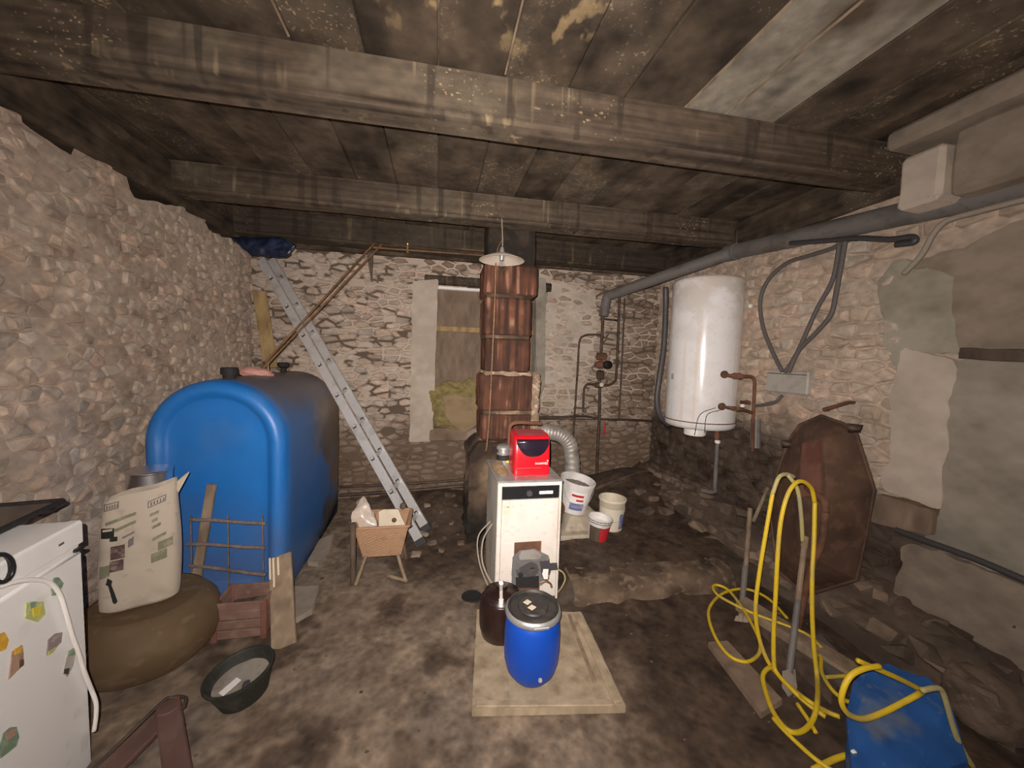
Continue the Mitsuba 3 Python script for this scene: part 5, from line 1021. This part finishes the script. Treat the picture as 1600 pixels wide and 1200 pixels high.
# garden hose: one long hose, hung over the barrow's handle and coiled on the floor
Yh = 1.49
s1 = [at(x_, y_, y=Y) for x_, y_, Y in ((1240, 745, 1.60), (1229, 741, 1.58), (1217, 746, 1.56), (1207, 772, 1.55), (1197, 830, 1.54), (1188, 885, 1.53), (1181, 940, 1.52), (1182, 975, 1.52), (1190, 1010, 1.50), (1205, 1042, 1.46), (1228, 1066, 1.42))] + [at(1258, 1092, z=.09), at(1292, 1112, z=.06), at(1312, 1120, z=.06)]
s2 = [at(x_, y_, y=Y) for x_, y_, Y in ((1230, 741, 1.58), (1246, 765, 1.56), (1252, 808, 1.57), (1254, 845, 1.58))]
s3 = [at(x_, y_, y=Y) for x_, y_, Y in ((1273, 785, 1.53), (1268, 764, 1.52), (1256, 753, 1.50), (1243, 755, 1.49), (1230, 775, 1.48), (1220, 815, 1.47), (1215, 870, 1.46), (1212, 930, 1.45), (1209, 985, 1.44), (1209, 1030, 1.42), (1213, 1050, 1.40))] + [at(1236, 1076, z=.08), at(1262, 1100, z=.06), at(1290, 1120, z=.05)]
s4 = [at(x_, y_, y=Y) for x_, y_, Y in ((1273, 785, 1.53), (1272, 840, 1.50), (1269, 900, 1.46), (1269, 960, 1.43), (1272, 1015, 1.40), (1277, 1060, 1.36))] + [at(1277, 1095, z=.10), at(1270, 1125, z=.07), at(1252, 1143, z=.06), at(1230, 1140, z=.06), at(1208, 1112, z=.05), at(1195, 1076, z=.05), at(1192, 1056, z=.06), at(1199, 1045, z=.07), at(1208, 1043, z=.07)]
s5 = [at(x_, y_, z=.10) for x_, y_ in ((1284, 1012), (1262, 992), (1230, 978), (1186, 962), (1150, 946), (1122, 930), (1114, 918), (1120, 914), (1138, 922), (1160, 950), (1180, 985), (1188, 1008))] + [at(x_, y_, z=.08) for x_, y_ in ((1184, 1024), (1166, 1034), (1140, 1025), (1118, 996), (1107, 962), (1113, 942), (1132, 926), (1160, 920), (1184, 926), (1206, 940), (1230, 966))]
s6 = [at(x_, y_, z=.06) for x_, y_ in ((1246, 1100), (1265, 1128), (1275, 1145))]
s7 = [at(x_, y_, z=.05) for x_, y_ in ((1208, 1122), (1226, 1142), (1250, 1165), (1274, 1186), (1300, 1204))]
s8 = [at(x_, y_, z=.09) for x_, y_ in ((1271, 1000), (1282, 1025), (1284, 1050), (1298, 1075), (1316, 1092))] + [at(1330, 1098, z=.11)]
s9 = [at(x_, y_, z=.08) for x_, y_ in ((1290, 1058), (1310, 1057), (1330, 1056))]
t = thing('garden_hose', 'long yellow garden hose hung over the wheelbarrow handle and coiled on the floor beneath', 'hose')
part(t, 'hanging_length', cat([tube(s, .0096, 10, 6) for s in (s3, s4, s1[3:])]), 'm_hose_yellow', smooth=True)
part(t, 'hanging_length', cat([tube(s, .0094, 10, 6) for s in (s1[:4], s2)]), 'm_hose_dull', smooth=True, label='faded stretch of the hose')
part(t, 'coil', cat([tube(s, .0082, 10, 6) for s in (s5, s6, s7, s8, s9)]), 'm_hose_yellow', smooth=True)
# shovels
t = thing('shovel', 'old shovel with a pale grey blade leaning on the stone footing, left of the hose', 'shovel')
p, q = at(1158, 960, y=1.86), at(1172, 795, y=2.22)
part(t, 'shaft', tube([p - (q - p) * .1, (p + q) / 2 + [.004, 0, 0], q], .0145, 10, 3), 'm_plank', smooth=True)
part(t, 'upper_shaft', tube([p, p + (q - p) * .42], .0155, 10), 'm_grey_pipe', label='grey weathered lower shaft')
part(t, 'blade', lumpy(sub(hull([at(1150, 962, y=1.86), at(1172, 962, y=1.84), at(1180, 985, y=1.80), at(1166, 1000, y=1.76), at(1146, 1006, y=1.76), at(1140, 992, y=1.80), at(1158, 968, y=1.90)]), .03), .006, 20, 2), 'm_concrete_slab', smooth=True)
t = thing('shovel', 'shovel with a long grey handle standing behind the yellow hose strands', 'shovel')
p, q = at(1232, 1062, y=1.42), at(1257, 850, y=1.68)
part(t, 'shaft', tube([p, p + (q - p) * .55], .015, 10, 3), 'm_grey_pipe', smooth=True); part(t, 'upper_shaft', tube([p + (q - p) * .5, q], .013, 10), 'm_plank', label='brown wooden upper shaft')
part(t, 'grip', tube([q - (q - p) * .03, q + (q - p) * .06], .016, 10), 'm_plank')
part(t, 'blade', lumpy(sub(hull([at(1222, 1048, y=1.42), at(1243, 1045, y=1.44), at(1246, 1075, y=1.38), at(1232, 1090, y=1.36), at(1222, 1074, y=1.37), at(1236, 1060, y=1.5)]), .03), .005, 20, 6), 'm_concrete_slab', smooth=True)
single('stick', bar(at(1177, 815, y=2.22), at(1200, 762, y=2.30), .018, .018, up=(0, -1, 0)), 'm_plank', 'short pale stick leaning between the shovel and the hose', 'stick')
# boards lying along the foot of the right wall
def lying(quad, z0, th, bsdf, label, name='plank'):
    P = [at(*p, z=z0)[:2] for p in quad]; m = trimesh.creation.extrude_polygon(Polygon(P).buffer(0), th, engine='earcut'); m.apply_translation([0, 0, z0 - th]); return single(name, m, bsdf, label, 'board', smooth=False)
lying([(1107, 1003), (1137, 1001), (1222, 1092), (1190, 1113)], .04, .03, 'm_hardboard', 'tan board lying on the floor in front of the shovel blade')
lying([(1150, 940), (1165, 932), (1345, 1040), (1330, 1052)], .10, .05, 'm_plank', 'long thin brown plank lying along the foot of the right wall')
lying([(1180, 968), (1200, 958), (1320, 1060), (1300, 1085)], .05, .05, 'm_plank_dark', 'dark wet plank lying under the yellow hose')
lying([(1255, 1000), (1282, 990), (1340, 1050), (1318, 1075)], .08, .02, 'm_grey_cable', 'grey slate like board lying beside the second shovel')
# blue container in the lower right corner
t = thing('blue_container', 'dirty blue plastic container in the lower right corner under a loop of hose', 'container')
tp = [at(x_, y_, z=z_) for x_, y_, z_ in ((1322, 1120, .20), (1332, 1072, .24), (1352, 1048, .27), (1388, 1040, .28), (1450, 1066, .28), (1482, 1104, .26), (1498, 1150, .22), (1512, 1196, .18), (1330, 1216, .17), (1420, 1230, .18))]
bs = [[p[0] + (p[0] - 1.66) * .04, p[1] + (p[1] - 1.0) * .04, .012] for p in tp]
lid_c = np.mean(tp, 0); lidm = sub(hull([p + [0, 0, .012] for p in tp] + [p - [0, 0, .02] for p in tp]), .03); v_ = np.array(lidm.vertices); v_[:, 2] += (meshkit.fbm(v_ * 7, 3, 5) - .5) * .05 - .0 * v_[:, 2]; lidm.vertices = v_
body_ = sub(hull([p - [0, 0, .012] + (lid_c - p) * [.06, .06, 0] for p in tp] + [np.array(p) + (lid_c - p) * [.1, .1, 0] for p in bs]), .05)
part(t, 'tub', lumpy(body_, .004, 9, 2), 'm_blue_old', smooth=40); part(t, 'lid', lidm, 'm_blue_old', smooth=60)
for x_, y_ in ((1462, 1133), (1334, 1176)): part(t, 'spot', xf(rock((.010, .007, .008), 2, 2), at(x_, y_, z=.235 if x_ > 1400 else .195)), 'm_white', smooth=True, label='white splash')
def on_y(L, Y): return [at(x_, y_, y=Y) for x_, y_ in L]
top = on_y([(1340, 1032), (1372, 1046), (1408, 1062), (1438, 1078)], 1.03) + on_y([(1436, 1084), (1410, 1098), (1380, 1113), (1350, 1123), (1326, 1116), (1315, 1098), (1318, 1076), (1330, 1055), (1352, 1044), (1374, 1041)], .97)
tail = on_y([(1440, 1079), (1462, 1075), (1472, 1080), (1480, 1103), (1489, 1135), (1501, 1166), (1520, 1198)], .92)
t = thing('garden_hose', 'loop of yellow hose lying over the dirty blue container in the lower right corner', 'hose')
part(t, 'loop', tube(top, .0088, 10, 5), 'm_hose_yellow', smooth=True); part(t, 'loop', tube(tail, .0082, 10, 5), 'm_hose_dull', smooth=True)
single('hose_end', tube([at(1322, 1180, z=.05), at(1300, 1188, z=.04), at(1270, 1203, z=.03)], .010, 10, 4), 'm_hose_yellow', 'cut end of yellow hose at the bottom edge left of the blue container', 'hose', smooth=True)

# ------------------------------------------------------------------ stones, slabs and scraps
def stone(px, py, sz, seed, bsdf, label, z=None, group=None, X=None):
    p = on_floor(px, py) if X is None else at(px, py, x=X)
    m = rock(sz, seed, 2) if sz[0] > .075 else rubble(sz, seed); m.apply_translation(p + [0, 0, sz[2] * .3]); single('stone', m, bsdf, label, 'stone', group, smooth=True if sz[0] > .075 else False)
stone(1535, 1110, (.10, .13, .12), 3, 'm_stone_dark', 'large brown boulder against the right wall beside the blue container', X=2.30)
P = [on_floor(*p)[:2] for p in ((455, 924), (499, 922), (489, 968), (458, 975))]
for quad, z_, lab in (([(457, 924), (499, 922), (488, 960), (456, 978)], .03, 'flat concrete slab lying beside the worn painted board'), ([(481, 884), (498, 850), (522, 838), (515, 862), (497, 886)], .035, 'flat pale slab lying against the right side of the tank')):
    Pq = [on_floor(*p)[:2] for p in quad]; m = trimesh.creation.extrude_polygon(Polygon(Pq).buffer(0), .05, engine='earcut'); m = lumpy(sub(m, .05), .005, 14, 3); m.apply_translation([0, 0, z_ - .05 + .0]); single('slab', m, 'm_concrete_slab', lab, 'slab', smooth=40)
def heap_stone(px, py, sz, seed, bsdf):
    m = rubble(sz, seed); m.apply_translation(on_floor(px, py) + [0, 0, sz[2] * .3]); part('floor', 'rubble_stone', m, bsdf, smooth=False)
rg = np.random.default_rng(12)
heap = [(668, 790), (690, 800), (705, 818), (680, 822), (660, 835), (712, 790), (695, 842), (720, 850), (650, 868), (690, 862), (640, 800), (704, 775), (728, 800), (675, 850)]
for i, (px, py) in enumerate(heap):
    s_ = rg.uniform(.018, .042); heap_stone(px, py, (s_ * rg.uniform(.9, 1.5), s_, s_ * .6), 20 + i, 'm_stone_dark' if i % 4 else 'm_stone')
right_heap = [(1000, 770), (1020, 780), (1040, 800), (1010, 800), (1060, 790), (985, 755), (1075, 815), (1030, 765)]
for i, (px, py) in enumerate(right_heap):
    s_ = rg.uniform(.03, .06); heap_stone(px, py, (s_ * 1.3, s_, s_ * .6), 50 + i, 'm_stone_dark')
# crumbs of plaster and chips too small to count
crumbs = []; rg = np.random.default_rng(31)
for i in range(220):
    x_, y_ = rg.uniform(-1.2, 2.2), rg.uniform(1.1, 3.9)
    if (TX - .4 < x_ < TX + .4 and y_ > 2.35) or (.1 < x_ < .9 and 1.35 < y_ < 2.65) or (.2 < x_ < .85 and y_ > 2.9): continue
    s_ = rg.uniform(.002, .007) * (1 if rg.random() < .93 else 1.8); m = rock((s_ * 1.4, s_, s_ * .6), 100 + i % 9, 0); m.apply_translation([x_, y_, fz(x_, y_) + s_ * .3]); crumbs.append(m)
single('floor_crumbs', cat(crumbs), 'm_edge', 'pale crumbs of plaster and stone scattered over the cellar floor', 'rubble', kind='stuff', smooth=False)
# scrap in the far right corner
for pts, r_, b_2, lab in (([at(1012, 735, y=3.7), at(960, 752, y=3.55), at(920, 768, y=3.45)], .018, 'm_plank_dark', 'dark crooked branch lying behind the buckets'),
                        ([at(1000, 722, y=3.85), at(975, 742, y=3.7), at(940, 760, y=3.5)], .013, 'm_iron', 'thin iron rod lying across the rubble in the far right corner')):
    single('scrap', tube(pts, r_, 8, 3), b_2, lab, 'scrap')
single('plank', bar(at(1022, 728, y=3.55), at(1108, 766, y=2.9), .035, .04, up=(0, 0, 1)), 'm_plank_dark', 'dark square timber slanting through the far right corner below the heater', 'board')
single('plank', bar(at(1030, 760, y=3.5), at(1062, 812, y=3.0), .10, .03), 'm_plank_dark', 'dark rotten board on the rubble below the water heater', 'board')
